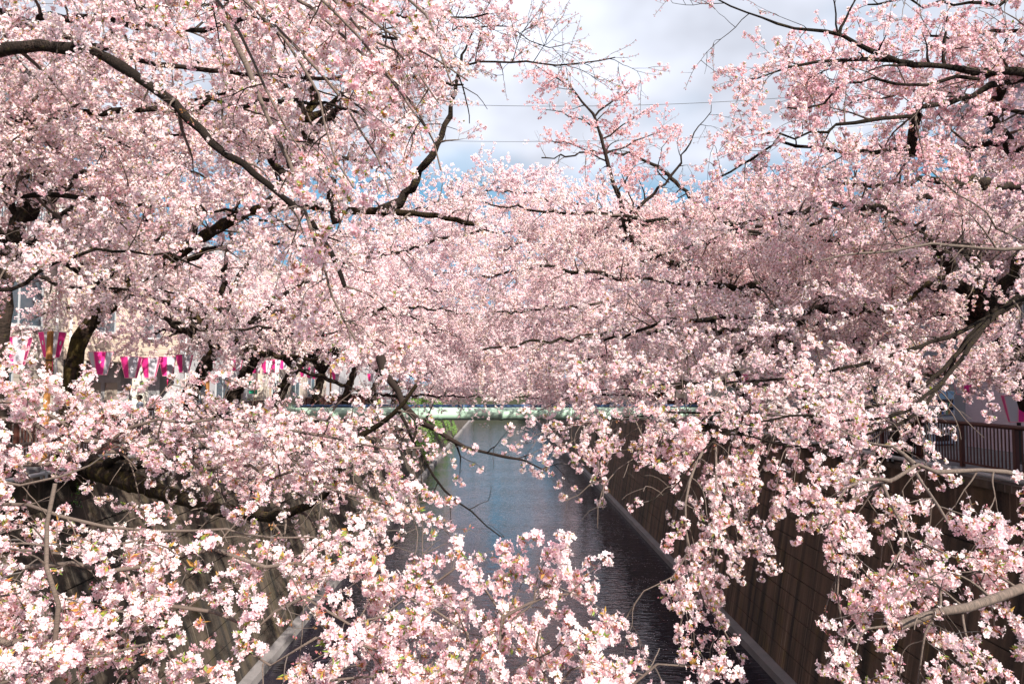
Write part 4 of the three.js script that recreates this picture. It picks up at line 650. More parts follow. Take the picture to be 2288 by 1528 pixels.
// s: +1 its canal face looks to +x (left bank), -1 to -x; windows listed as [along (from the near end), height of sill, width, height]
function building(label, s, xFace, depth, zNear, zFar, h, mat, o = {}) {
  const b = thing('building', label, 'building', V(xFace, 0, zNear)), L = zNear - zFar;
  const uvm = (g) => { const p = g.attributes.position, n = g.attributes.normal, t = g.attributes.uv; for (let i = 0; i < p.count; i++) t.setXY(i, Math.abs(n.getX(i)) > 0.5 ? p.getZ(i) : p.getX(i), p.getY(i)); return g; };
  const X = (d) => -s * d, bx = (a, c, y0, y1, z0, z1) => boxTo(Math.min(X(a), X(c)), Math.max(X(a), X(c)), y0, y1, Math.min(z0, z1), Math.max(z0, z1));
  const low = o.overhang || 0;
  part('wall', uvm(merge(low ? [bx(0, depth, low, h, 0, -L), bx(1.0, depth, 0, low - 0.001, 0, -L)] : [bx(0, depth, 0, h, 0, -L)])), mat, b);
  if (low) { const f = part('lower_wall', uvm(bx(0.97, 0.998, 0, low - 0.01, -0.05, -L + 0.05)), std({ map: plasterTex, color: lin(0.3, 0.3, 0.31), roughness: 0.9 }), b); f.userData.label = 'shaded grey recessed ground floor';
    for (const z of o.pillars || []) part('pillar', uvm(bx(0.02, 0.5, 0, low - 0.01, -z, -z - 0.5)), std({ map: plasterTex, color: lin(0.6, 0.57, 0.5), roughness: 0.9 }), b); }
  const roof = part('roof', merge([bx(-0.3, depth + 0.2, h, h + 0.18, 0.3, -L - 0.3), bx(-0.2, -0.05, h + 0.18, h + 0.5, 0.2, -L - 0.2), bx(-0.05, depth, h + 0.18, h + 0.5, 0.2, 0.05)]), std({ color: lin(...(o.roof || [0.25, 0.25, 0.26])), roughness: 0.8 }), b);
  if (o.tank) part('water_tank', new THREE.CylinderGeometry(0.8, 0.8, 1.6, 20).translate(X(depth / 2), h + 1.0, -L / 2), M.white, roof);
  const addWin = (face) => (w) => {
    const [a, y, ww, hh] = w, t = 0.06; let g, p;
    const R = (u0, u1, y0, y1, d0, d1) => face === 'side' ? bx(d0, d1, y0, y1, -u0, -u1) : boxTo(Math.min(X(u0), X(u1)), Math.max(X(u0), X(u1)), y0, y1, -d1, -d0);
    g = merge([R(a, a + ww, y, y + t, -0.05, 0.02), R(a, a + ww, y + hh - t, y + hh, -0.05, 0.02), R(a, a + t, y + t, y + hh - t, -0.05, 0.02), R(a + ww - t, a + ww, y + t, y + hh - t, -0.05, 0.02), R(a + ww / 2 - t / 2, a + ww / 2 + t / 2, y + t, y + hh - t, -0.045, 0.02)]);
    const f = part('window', g, frameMat, b);
    for (const k of [0, 1]) part('pane', R(a + t + k * (ww / 2 - t / 2), a + ww / 2 - t / 2 + k * (ww / 2 - t / 2), y + t, y + hh - t, -0.012 - k * 0.006, 0.0), glassDark, f);
    part('sill', R(a - 0.08, a + ww + 0.08, y - 0.07, y - 0.002, -0.12, 0.02), M.white, f);
  };
  (o.windows || []).forEach(addWin('side')); (o.front || []).forEach(addWin('front'));
  for (const [a, y, ww, hh] of o.doors || []) { const off = low ? 0.97 : 0; const d = part('door', bx(off - 0.05, off + 0.01, y, y + hh, -a, -a - ww), std({ color: lin(0.25, 0.21, 0.18), roughness: 0.7 }), b); part('handle', bx(off - 0.09, off - 0.05, y + 1, y + 1.14, -a - ww + 0.12, -a - ww + 0.15), M.steel, d); }
  for (const [a, y, ww] of o.balconies || []) { const k = part('balcony', bx(-0.9, -0.001, y - 0.15, y, -a, -a - ww), M.white, b); part('balustrade', merge([bx(-0.9, -0.84, y + 0.95, y + 1.0, -a, -a - ww), ...[...Array(Math.floor(ww / 0.14))].map((_, i) => bx(-0.885, -0.855, y + 0.002, y + 0.949, -a - 0.05 - i * 0.14, -a - 0.08 - i * 0.14))]), frameMat, k); }
  for (const z of o.pipes || []) part('downpipe', rodGeo(V(X(-0.07), 0.1, -z), V(X(-0.07), h - 0.1, -z), 0.05, 0.05, 8), M.white, b);
  for (const [z, y] of o.units || []) { const u = part('air_conditioner', bx(-0.34, -0.02, y, y + 0.6, -z, -z - 0.8), M.white, b); part('fan_grille', new THREE.CylinderGeometry(0.22, 0.22, 0.012, 20).rotateZ(Math.PI / 2).translate(X(-0.347), y + 0.3, -z - 0.34), frameMat, u); }
  return b;
}
const cream = wallMat(sidingTex, [0.56, 0.46, 0.37], 0.5), beige = wallMat(sidingTex, [0.34, 0.30, 0.26], 0.55), grey = wallMat(plasterTex, [0.36, 0.36, 0.38], 0.2), tile = wallMat(tileTex, [1, 1, 1], 2.6), pinkTile = wallMat(tileTex, [1.2, 1.2, 1.12], 1.6), warm = wallMat(plasterTex, [0.46, 0.40, 0.34], 0.2);
building('beige sided apartment building with blue grey windows at the far left', 1, -16, 9, -6, -28, 12.5, beige, { windows: [[6, 4.0, 2.2, 1.9], [10, 4.0, 2.2, 1.9], [14.2, 4.0, 2.6, 2.0], [18, 4.0, 2.6, 2.0], [6, 7.2, 2.2, 1.9], [10, 7.2, 2.4, 1.9], [14.2, 7.2, 2.6, 2.0], [18, 7.2, 2.6, 2.0], [14, 10, 2.6, 1.9], [18, 10, 2.6, 1.9], [16.5, 1.0, 2.6, 1.5]], balconies: [[13.8, 6.9, 7.2]], pipes: [13.4, 21.4], units: [[12, 0.3], [17.2, 3.3]], tank: true });
building('cream sided house with an overhanging upper floor behind the lantern row', 1, -16.4, 8, -28.6, -39, 8.2, cream, { overhang: 3.0, pillars: [1.2, 6.5], windows: [[2.2, 4.2, 1.6, 1.3], [6.4, 4.2, 1.8, 1.3], [2.2, 6.5, 1.6, 1.1]], front: [[2, 4.3, 1.4, 1.2]], doors: [[3.6, 0.02, 1.0, 2.1], [5.0, 0.02, 1.0, 2.1]], roof: [0.18, 0.17, 0.17], pipes: [0.4], units: [[7.6, 0.2]] });
building('grey plaster building between the cream house and the pipe bridge', 1, -16.8, 8, -40, -52, 9.5, grey, { windows: [[1.5, 0.9, 2.2, 1.8], [5, 0.9, 2.2, 1.8], [1.5, 4.2, 2, 1.5], [5, 4.2, 2, 1.5], [8.5, 4.2, 2, 1.5], [5, 7, 2, 1.4]], doors: [[8.6, 0.02, 1.1, 2.1]], pipes: [0.5] });
building('warm plaster building on the left bank beyond the pipe bridge', 1, -16.5, 9, -53, -72, 10.5, warm, { windows: [[2, 0.9, 2.4, 1.7], [7, 0.9, 2.4, 1.7], [12, 0.9, 2.4, 1.7], [2, 4.2, 2.4, 1.6], [7, 4.2, 2.4, 1.6], [12, 4.2, 2.4, 1.6], [7, 7.4, 2.4, 1.6]], balconies: [[6.6, 7.2, 3.4]] });
building('farthest plaster building visible through the left bank trees', 1, -17, 9, -74, -110, 9, grey, { windows: [[3, 4, 2.4, 1.6], [9, 4, 2.4, 1.6], [15, 4, 2.4, 1.6], [21, 4, 2.4, 1.6]] });
{ const b = building('pale mauve tiled building with upright grey window strips at the right edge', -1, 15.6, 9, -8, -25.4, 11, tile, { windows: [[13.4, 4.0, 1.0, 3.2], [15.4, 4.0, 0.8, 3.2], [13.4, 7.6, 1.0, 2.6], [15.4, 7.6, 0.8, 2.6]], pipes: [12.6] });
  part('pilaster', merge([boxTo(-0.12, -0.002, 3.4, 10.9, -14.9, -14.5), boxTo(-0.12, -0.002, 3.4, 10.9, -16.9, -16.5)]), pinkTile, b); part('string_course', boxTo(-0.1, -0.003, 3.1, 3.35, -17.3, 0), pinkTile, b); }
building('low grey plaster building behind the vending machine on the right bank', -1, 15.8, 8, -28.6, -42, 7.5, grey, { windows: [[2, 0.9, 2, 1.6], [6, 0.9, 2, 1.6], [2, 4, 2, 1.5], [6, 4, 2, 1.5], [10, 4, 2, 1.5]], doors: [[10, 0.02, 1.1, 2.1]] });
building('warm plaster apartment building farther along the right bank', -1, 16, 9, -44, -66, 10, warm, { windows: [[2, 1, 2.2, 1.6], [8, 1, 2.2, 1.6], [14, 1, 2.2, 1.6], [2, 4.3, 2.2, 1.6], [8, 4.3, 2.2, 1.6], [14, 4.3, 2.2, 1.6]], balconies: [[7.6, 4.0, 3.4]] });
building('farthest building visible through the right bank trees', -1, 16.5, 9, -70, -110, 9, cream, { windows: [[3, 4, 2.4, 1.6], [10, 4, 2.4, 1.6], [17, 4, 2.4, 1.6]] });

// ------------------------------------------------------------------ lantern row
const paperPink = new THREE.MeshPhysicalMaterial({ color: lin(0.98, 0.03, 0.36), roughness: 0.8, transmission: 0.3, thickness: 0 });
const paperWhite = new THREE.MeshPhysicalMaterial({ color: lin(0.66, 0.65, 0.72), roughness: 0.8, transmission: 0.3, thickness: 0 });
const rimPink = std({ color: lin(0.85, 0.36, 0.46), roughness: 0.7 }), rimWhite = std({ color: lin(0.8, 0.62, 0.66), roughness: 0.7 }), ribbonPink = std({ color: lin(0.8, 0.02, 0.16), roughness: 0.8 });
const LT = 0.33, LB = 0.175, LH = 0.68;
const hexP = (r, y, k) => V(r * Math.cos(k * Math.PI / 3), y, r * Math.sin(k * Math.PI / 3));
function panelGeo() {
  const a = hexP(LT, LH, 0), b = hexP(LT, LH, 1), c = hexP(LB, 0, 1), d = hexP(LB, 0, 0), m = V(Math.cos(Math.PI / 6), 0, Math.sin(Math.PI / 6)).multiplyScalar(0.004), P = [a, b, c, d], O = P.map((p) => p.clone().add(m)), I = P.map((p) => p.clone().sub(m)), v = [], q = (w, x, y, z) => [w, x, y, w, y, z].forEach((p) => v.push(p.x, p.y, p.z));
  q(O[0], O[1], O[2], O[3]); q(I[0], I[3], I[2], I[1]); for (let k = 0; k < 4; k++) q(O[k], I[k], I[(k + 1) % 4], O[(k + 1) % 4]);
  const g = new THREE.BufferGeometry(); g.setAttribute('position', new THREE.Float32BufferAttribute(v, 3)); g.computeVertexNormals(); return g;
}
const lanternPanel = panelGeo();
const lanternFrame = merge([...[0, 1, 2, 3, 4, 5].flatMap((k) => [rodGeo(hexP(LB, 0, k), hexP(LT, LH, k), 0.012, 0.012, 5), rodGeo(hexP(LT, LH, k), hexP(LT, LH, k + 1), 0.012, 0.012, 5), rodGeo(hexP(LB, 0, k), hexP(LB, 0, k + 1), 0.012, 0.012, 5)])]);
const lanternCap = new THREE.CylinderGeometry(LT - 0.03, LT - 0.03, 0.012, 6).translate(0, LH - 0.02, 0).rotateY(Math.PI / 6);
const emblemGeo = (() => { const s = new THREE.Shape(); s.moveTo(0, -0.05); s.bezierCurveTo(0.05, -0.02, 0.04, 0.05, 0, 0.075); s.bezierCurveTo(-0.04, 0.05, -0.05, -0.02, 0, -0.05); const g = new THREE.ExtrudeGeometry(s, { depth: 0.004, bevelEnabled: false, curveSegments: 6 }); const tilt = Math.atan2((LT - LB) * 0.866, LH); return g.rotateX(tilt).translate(0, LH * 0.55, (LB + (LT - LB) * 0.55) * 0.866 + 0.004).rotateY(Math.PI / 2 - Math.PI / 6); })();
const hookGeo = merge([rodGeo(V(0, LH - 0.02, 0), V(0, LH + 0.1, 0), 0.006, 0.006, 5)]);
function lantern(pos, turn, label, group, o = {}) {
  const l = thing('paper_lantern', label, 'lantern', pos, turn, group);
  for (let k = 0; k < 6; k++) { const p = part('paper_panel', lanternPanel, k % 2 ? paperWhite : paperPink, l); p.rotation.y = -k * Math.PI / 3; if (!(k % 2) && o.emblem) part('emblem', emblemGeo, M.white, p); }
  part('frame', lanternFrame, o.white ? rimWhite : rimPink, l); part('cap', lanternCap, rimPink, l); part('hook', hookGeo, M.cable, l);
  if (o.ribbon) part('ribbon', box(0.035, 0.55, 0.006, 0.02, -0.28, 0), o.ribbon === 1 ? ribbonPink : M.white, l);
  return l;
}
const LX = -12.0, row = [
  [45, 758, 'pink and white paper lantern nearest the left edge, half behind a thin twig', 0, 0], [122, 746, 'pink and white paper lantern hanging against the near wooden post', 1, 1], [230, 790, 'paper lantern showing one pink side with a white petal mark, right of the leaning trunk', 2, 0],
  [298, 801, 'leftmost of the four close paper lanterns, partly behind blossom', 0, 2], [340, 803, 'second of the four close paper lanterns before the grey wall', 0, 0], [378, 801, 'third of the four close paper lanterns, with a pink ribbon below', 0, 1], [415, 796, 'rightmost and highest of the four close paper lanterns, before the dark trunk', 1, 2],
  [472, 776, 'paper lantern of which only a pink patch shows above the brown limb', 2, 0], [531, 798, 'faint paper lantern half veiled by blossom beyond the second wooden post', 0, 0], [575, 806, 'paper lantern just left of the three small lanterns, beside the green banner', 0, 1],
  [598, 809, 'left one of three small far paper lanterns under the brown limb', 0, 0], [617, 807, 'middle one of three small far paper lanterns under the brown limb', 0, 2], [634, 801, 'right one of three small far paper lanterns under the brown limb', 1, 0],
  [680, 820, 'left one of the small paper lanterns right of the steel bars', 0, 2], [694, 823, 'second of the small paper lanterns right of the steel bars, with a loose pink ribbon', 0, 1], [706, 826, 'third of the small paper lanterns right of the steel bars', 0, 1], [719, 828, 'fourth and farthest of the small paper lanterns right of the steel bars', 2, 1],
  [751, 834, 'single tiny far paper lantern low among blossom left of the hanging twig', 0, 0], [828, 838, 'tiny pale pink far paper lantern above the railing beyond the pipe bridge', 0, 0]];
const hang = [];
row.forEach(([px, py, label, white, ribbon], i) => { const Z = F * -LX / (HX - px), y = EYE.y + (HY - py + 3) / F * Z; hang.push(V(LX, y + 0.1, -Z)); lantern(V(LX, y - LH, -Z), i === 1 ? 0.45 : i === 2 ? 1.45 : [0.8, 0.7, 0.78, 0.66, 0.75, 0.9, 0.7][i % 7], label, 'pink and white paper lanterns strung along the left bank', { white: white === 1, ribbon, emblem: i === 2 || i === 1 }); });
function garland(pts, label) {
  const P = []; for (let i = 0; i + 1 < pts.length; i++) { const a = pts[i], b = pts[i + 1]; for (let k = 0; k < 4; k++) { const t = k / 4, p = a.clone().lerp(b, t); p.y -= 0.05 * 4 * t * (1 - t) * Math.min(1, a.distanceTo(b) / 3); P.push(p); } } P.push(pts[pts.length - 1]);
  const w = thing('lantern_wire', label, 'wire', P[0]); part('cable', new THREE.TubeGeometry(new THREE.CatmullRomCurve3(P.map((p) => p.clone().sub(P[0]))), P.length * 3, 0.007, 5), M.cable, w);
}
garland([V(LX, 3.5, -12), ...hang], 'thin black wire carrying the lantern row on the left bank');
// lanterns on the right bank, mostly behind blossom
const hangR = [];
[[1672, 836, 'paper lantern of which one pink side shows in the middle of the right hand blossom'], [2050, 808, 'paper lantern mostly hidden by blossom above the wooden post on the right bank'], [2161, 822, 'paper lantern of which a pink patch shows under the dark right limb'], [2278, 884, 'pink paper lantern on the black post at the right edge']].forEach(([px, py, label], i) => { const X = i === 3 ? 13.4 : 12.0, Z = F * X / (px - HX), y = EYE.y + (HY - py) / F * Z; if (i < 3) hangR.push(V(X, y + 0.1, -Z)); lantern(V(X, y - LH, -Z), 2.7 + i * 0.2, label, 'pink and white paper lanterns on the right bank', { ribbon: 0 }); });
garland([V(12, 3.4, -14), ...hangR.reverse()], 'thin black wire carrying the lanterns on the right bank');

// wooden lantern posts, poles
function post(px, X, h, label, lean = 0) { const Z = F * Math.abs(X) / Math.abs(px - HX), p = thing('wooden_post', label, 'post', V(X, 0, -Z)); p.rotation.z = lean; part('pole', boxTo(-0.055, 0.055, 0, h, -0.055, 0.055), M.wood, p); part('collar', boxTo(-0.075, 0.075, 0.0, 0.18, -0.075, 0.075), std({ color: lin(0.2, 0.1, 0.04), roughness: 0.9 }), p); part('tie', new THREE.TorusGeometry(0.085, 0.012, 5, 12).rotateX(Math.PI / 2).translate(0, h * 0.78, 0), M.cable, p); }
post(112, -11.84, 3.46, 'orange wooden post in front of the second lantern', -0.02); post(468, -11.8, 3.2, 'orange wooden post left of the veiled lanterns'); post(740, -11.8, 3.1, 'small far orange wooden post behind the pipe bridge'); post(2058, 11.75, 3.2, 'orange wooden post behind the right railing');
{ const Z = F * 12.1 / (2076 - HX), p = thing('pole', 'pale greenish white pole beside the wooden post on the right bank', 'pole', V(12.1, 0, -Z)); part('shaft', rodGeo(V(0, 0, 0), V(0, 1.75, 0), 0.06, 0.06, 14), std({ color: lin(0.62, 0.72, 0.68), roughness: 0.4 }), p); part('cap', new THREE.SphereGeometry(0.062, 12, 8).translate(0, 1.75, 0), M.steel, p); part('base', new THREE.CylinderGeometry(0.12, 0.13, 0.04, 16).translate(0, 0.02, 0), M.steel, p); }
{ const X = 13.55, Z = F * X / (2284 - HX), p = thing('lamp_post', 'black post carrying a pink lantern at the right edge', 'post', V(X, 0, -Z)); part('shaft', rodGeo(V(0, 0, 0), V(0, 1.95, 0), 0.05, 0.05, 12), M.cable, p); part('crossbar', boxTo(-0.35, 0.05, 1.85, 1.9, -0.03, 0.03), M.cable, p); part('base', new THREE.CylinderGeometry(0.11, 0.13, 0.05, 14).translate(0, 0.025, 0), M.cable, p); }
{ const g = thing('steel_grille', 'tall steel bars at the left end of the pipe bridge', 'grille', V(-12.15, 0, -40.6)); for (let i = 0; i < 9; i++) part('bar', rodGeo(V(i * 0.11 - 0.45, 0, 0), V(i * 0.11 - 0.45, 2.6, 0), 0.018, 0.018, 6), i === 3 ? M.wood : std({ color: lin(0.5, 0.55, 0.56), roughness: 0.5 }), g); for (const y of [0.25, 1.3, 2.4]) part('rail', boxTo(-0.5, 0.5, y, y + 0.04, -0.045, -0.021), M.steel, g); }
{ const Z = F * 12.9 / (HX - 569), b = thing('banner', 'narrow green and white banner on a pole among the shrubs left of the pipe', 'banner', V(-12.9, 0, -Z)); part('pole', rodGeo(V(0.2, 0, 0), V(0.2, 3.5, 0), 0.016, 0.016, 6), M.steel, b); part('arm', rodGeo(V(-0.22, 3.46, 0), V(0.2, 3.46, 0), 0.01, 0.01, 6), M.steel, b);
  const green = std({ color: lin(0.015, 0.30, 0.17), roughness: 0.8 }); const cloth = part('cloth', boxTo(-0.22, 0.19, 1.5, 3.44, -0.006, 0.006), M.white, b); for (const [y0, y1] of [[3.2, 3.4], [1.55, 1.75], [1.82, 1.95], [2.02, 2.2]]) part('stripe', boxTo(-0.215, 0.185, y0, y1, -0.01, 0.01), green, cloth); }
// vending machine
{ const Z = F * 14.9 / (2114 - HX), v = thing('vending_machine', 'pale blue and white vending machine behind the right railing', 'vending machine', V(14.9, 0, -Z), 0.35);
  const body = part('body', boxTo(-0.5, 0.5, 0.06, 1.84, -0.7, 0), std({ color: lin(0.50, 0.60, 0.72), roughness: 0.4 }), v); part('feet', merge([boxTo(-0.46, -0.36, 0, 0.06, -0.64, -0.06), boxTo(0.36, 0.46, 0, 0.06, -0.64, -0.06)]), M.cable, v);
  part('header', boxTo(-0.49, 0.49, 1.58, 1.82, 0.001, 0.02), std({ color: lin(0.35, 0.62, 0.85), roughness: 0.4 }), v);
  const w = part('display_window', boxTo(-0.46, 0.46, 1.0, 1.55, 0.001, 0.012), std({ color: lin(0.01, 0.014, 0.03), roughness: 0.15 }), v);
  const cans = [[0.7, 0.7, 0.75], [0.1, 0.25, 0.6], [0.6, 0.3, 0.08], [0.15, 0.4, 0.2]].map((c) => std({ color: lin(...c), roughness: 0.3 })), can = new THREE.CylinderGeometry(0.032, 0.032, 0.13, 10);
  for (let r = 0; r < 2; r++) for (let i = 0; i < 9; i++) { const c = part('can', can, cans[(i * 3 + r) % 4], w); c.position.set(-0.4 + i * 0.1, 1.12 + r * 0.26, 0.045); }
  part('shelf', merge([boxTo(-0.45, 0.45, 1.035, 1.05, 0.013, 0.08), boxTo(-0.45, 0.45, 1.295, 1.31, 0.013, 0.08)]), M.white, w);
  part('lower_panel', boxTo(-0.46, 0.46, 0.42, 0.96, 0.001, 0.015), M.white, v); part('coin_slot', boxTo(0.3, 0.42, 0.66, 0.9, 0.016, 0.03), M.steel, v); part('tray', boxTo(-0.36, 0.2, 0.16, 0.36, 0.001, 0.025), M.cable, v); }

// ------------------------------------------------------------------ shrubs, ivy, petals on the water
function leafMass(n, place, cols, size) { const S = new Soup(); for (let i = 0; i < n; i++) { const [p, nrm] = place(i); const d = randDir().addScaledVector(nrm, 0.8).normalize(), [u, v] = frame(d), L = size * rr(0.6, 1.3), a = rr(0, 6.28), t = u.clone().multiplyScalar(Math.cos(a)).addScaledVector(v, Math.sin(a)), w = d.clone().cross(t), c = pick(cols).map((x) => x * rr(0.8, 1.2)); const q = p.clone().addScaledVector(t, L), m = p.clone().addScaledVector(t, L * 0.45); S.tri(p, m.clone().addScaledVector(w, L * 0.3), q, c); S.tri(p, q, m.clone().addScaledVector(w, -L * 0.3), c); } return S.build(); }
const GREENS = [[0.08, 0.16, 0.02], [0.12, 0.2, 0.02], [0.16, 0.22, 0.03], [0.06, 0.12, 0.02], [0.2, 0.2, 0.03]], IVY = [[0.10, 0.24, 0.02], [0.15, 0.3, 0.02], [0.08, 0.18, 0.02], [0.19, 0.32, 0.03]];
function shrub(pos, r, h, n, label) {
  const s = thing('shrub', label, 'shrub', pos), T = new Tubes();
  for (let i = 0; i < 9; i++) { const a = rr(0, 6.28), e = V(Math.cos(a) * r * 0.7, h * rr(0.6, 1), Math.sin(a) * r * 0.7); T.add([V(0, 0, 0), e.clone().multiplyScalar(0.5).add(V(0, h * 0.1, 0)), e], (t) => 0.016 * (1 - t * 0.7), 4); }
  part('stems', T.build(), M.twig, s);
  const f = part('foliage', leafMass(n, () => { const d = randDir(), k = Math.cbrt(rnd()); return [V(d.x * r * k, h * 0.55 + d.y * h * 0.45 * k, d.z * r * k), d]; }, GREENS, 0.085), M.petal, s); f.userData.kind = 'stuff';
}
shrub(V(-12.6, 0, -35.5), 0.9, 1.5, 900, 'leafy green shrub behind the left railing below the veiled lanterns'); shrub(V(-12.7, 0, -38.6), 0.8, 1.4, 800, 'leafy green shrub beside the green and white banner'); shrub(V(-12.9, 0, -18.3), 0.7, 1.0, 700, 'green shrub behind the railing at the left edge of the picture'); shrub(V(-11.4, -0.1, -41.5), 0.35, 1.1, 350, 'small bright green plant at the left end of the pipe');
function ivy(z0, z1, n, label, dense) {                     // clings to the slope of the left wall
  const v = thing('ivy', label, 'ivy', V(-10.5, 0, z0)), f = part('foliage', leafMass(n, () => { let z, a, k = 0; do { z = lerp(z0, z1, rnd()); a = 1 - Math.pow(rnd(), dense); } while (noise2(z * 0.16, a * 1.5) + (a - 0.5) * 0.9 < -0.15 && k++ < 20); const dx = 10.9 + XL - 0.35; return [V(-(-XL + 0.35 + dx * a) + 0.05 + rnd() * 0.12 + 10.5, WATER + 0.3 + 7.3 * a + 0.6, z - z0), V(0.92, 0.38, 0)]; }, IVY, 0.26), M.petal, v); f.userData.kind = 'stuff';
}
ivy(-84, -108, 3800, 'bright green ivy covering the left canal wall just beyond the pipe', 1.1); ivy(-110, -150, 6000, 'far green ivy on the left canal wall at the end of the water', 1);
{ const v = thing('hanging_ivy', 'short strand of green ivy hanging over the top of the left wall', 'ivy', at(176, 1062, 19.5)); const T = new Tubes(), P = [0, 1, 2, 3, 4, 5].map((i) => V(0.03 * Math.sin(i * 1.7), -i * 0.16, 0.03 * i)); T.add(P, () => 0.008, 4); part('stem', T.build(), M.twig, v); part('leaves', leafMass(60, () => [V(rr(-0.1, 0.1), -rnd() * 0.85, rr(0, 0.15)), V(0.5, 0.3, 0.6)], IVY, 0.09), M.petal, v).userData.kind = 'stuff'; }
{ const g = new THREE.CircleGeometry(0.014, 5).rotateX(-Math.PI / 2), n = 5200, I = new THREE.InstancedMesh(g, std({ color: lin(0.8, 0.66, 0.7), roughness: 0.8 }), n), m = new THREE.Matrix4();
  for (let i = 0; i < n; i++) { let x, z, k = 0; do { x = rr(XL + 0.1, XR - 0.1); z = -rr(20, 75); } while (noise2(x * 0.35, z * 0.18) < rr(-0.4, 0.5) && k++ < 12); const s = rr(0.7, 1.4); m.makeRotationY(rr(0, 6)).scale(V(s, 1, s * rr(0.6, 1))).setPosition(x, WATER + 0.008, z); I.setMatrixAt(i, m); }
  I.name = 'floating_petals'; I.receiveShadow = true; tag(I, 'pale petals scattered afloat on the dark canal water', 'petals', null, 'stuff'); scene.add(I); }

// ------------------------------------------------------------------ two people behind the left railing
function meshField(prims, lo, hi, res, k = 0.03) {           // smooth union of tapered capsules, polygonised
  const size = Math.max(hi.x - lo.x, hi.y - lo.y, hi.z - lo.z) / 2, c = lo.clone().add(hi).multiplyScalar(0.5), mc = new MarchingCubes(res, new THREE.MeshBasicMaterial(), false, false, 400000);
  mc.isolation = 0; const half = res / 2;
  for (let z = 0; z < res; z++) for (let y = 0; y < res; y++) for (let x = 0; x < res; x++) {
    const px = c.x + (x - half) / half * size, py = c.y + (y - half) / half * size, pz = c.z + (z - half) / half * size; let d = 9;
    for (const q of prims) {
      const [ax, ay, az, ra, bx, by, bz, rb] = q, dx = bx - ax, dy = by - ay, dz = bz - az, l = dx * dx + dy * dy + dz * dz, t = l ? clamp(((px - ax) * dx + (py - ay) * dy + (pz - az) * dz) / l, 0, 1) : 0, ex = px - ax - dx * t, ey = py - ay - dy * t, ez = pz - az - dz * t, e = Math.sqrt(ex * ex + ey * ey + ez * ez) - ra - (rb - ra) * t;
      if (e > d + k) continue; const h = clamp(0.5 + 0.5 * (d - e) / k, 0, 1); d = d === 9 ? e : lerp(d, e, h) - k * h * (1 - h);
    }
    mc.field[x + y * res + z * res * res] = -d;
  }
  mc.update(); const n = mc.count, g = new THREE.BufferGeometry(), P = new Float32Array(mc.positionArray.slice(0, n * 3));
  for (let i = 0; i < n; i++) { P[i * 3] = c.x + P[i * 3] * size; P[i * 3 + 1] = c.y + P[i * 3 + 1] * size; P[i * 3 + 2] = c.z + P[i * 3 + 2] * size; }
  g.setAttribute('position', new THREE.BufferAttribute(P, 3)); const N = new Float32Array(mc.normalArray.slice(0, n * 3)); g.setAttribute('normal', new THREE.BufferAttribute(N, 3)); return g;
}
const paint = (g, f) => { const p = g.attributes.position, c = new Float32Array(p.count * 3); for (let i = 0; i < p.count; i++) { const k = f(p.getX(i), p.getY(i), p.getZ(i)); c.set(k, i * 3); } g.setAttribute('color', new THREE.BufferAttribute(c, 3)); return g; };
const skinMat = std({ vertexColors: true, roughness: 0.75 });
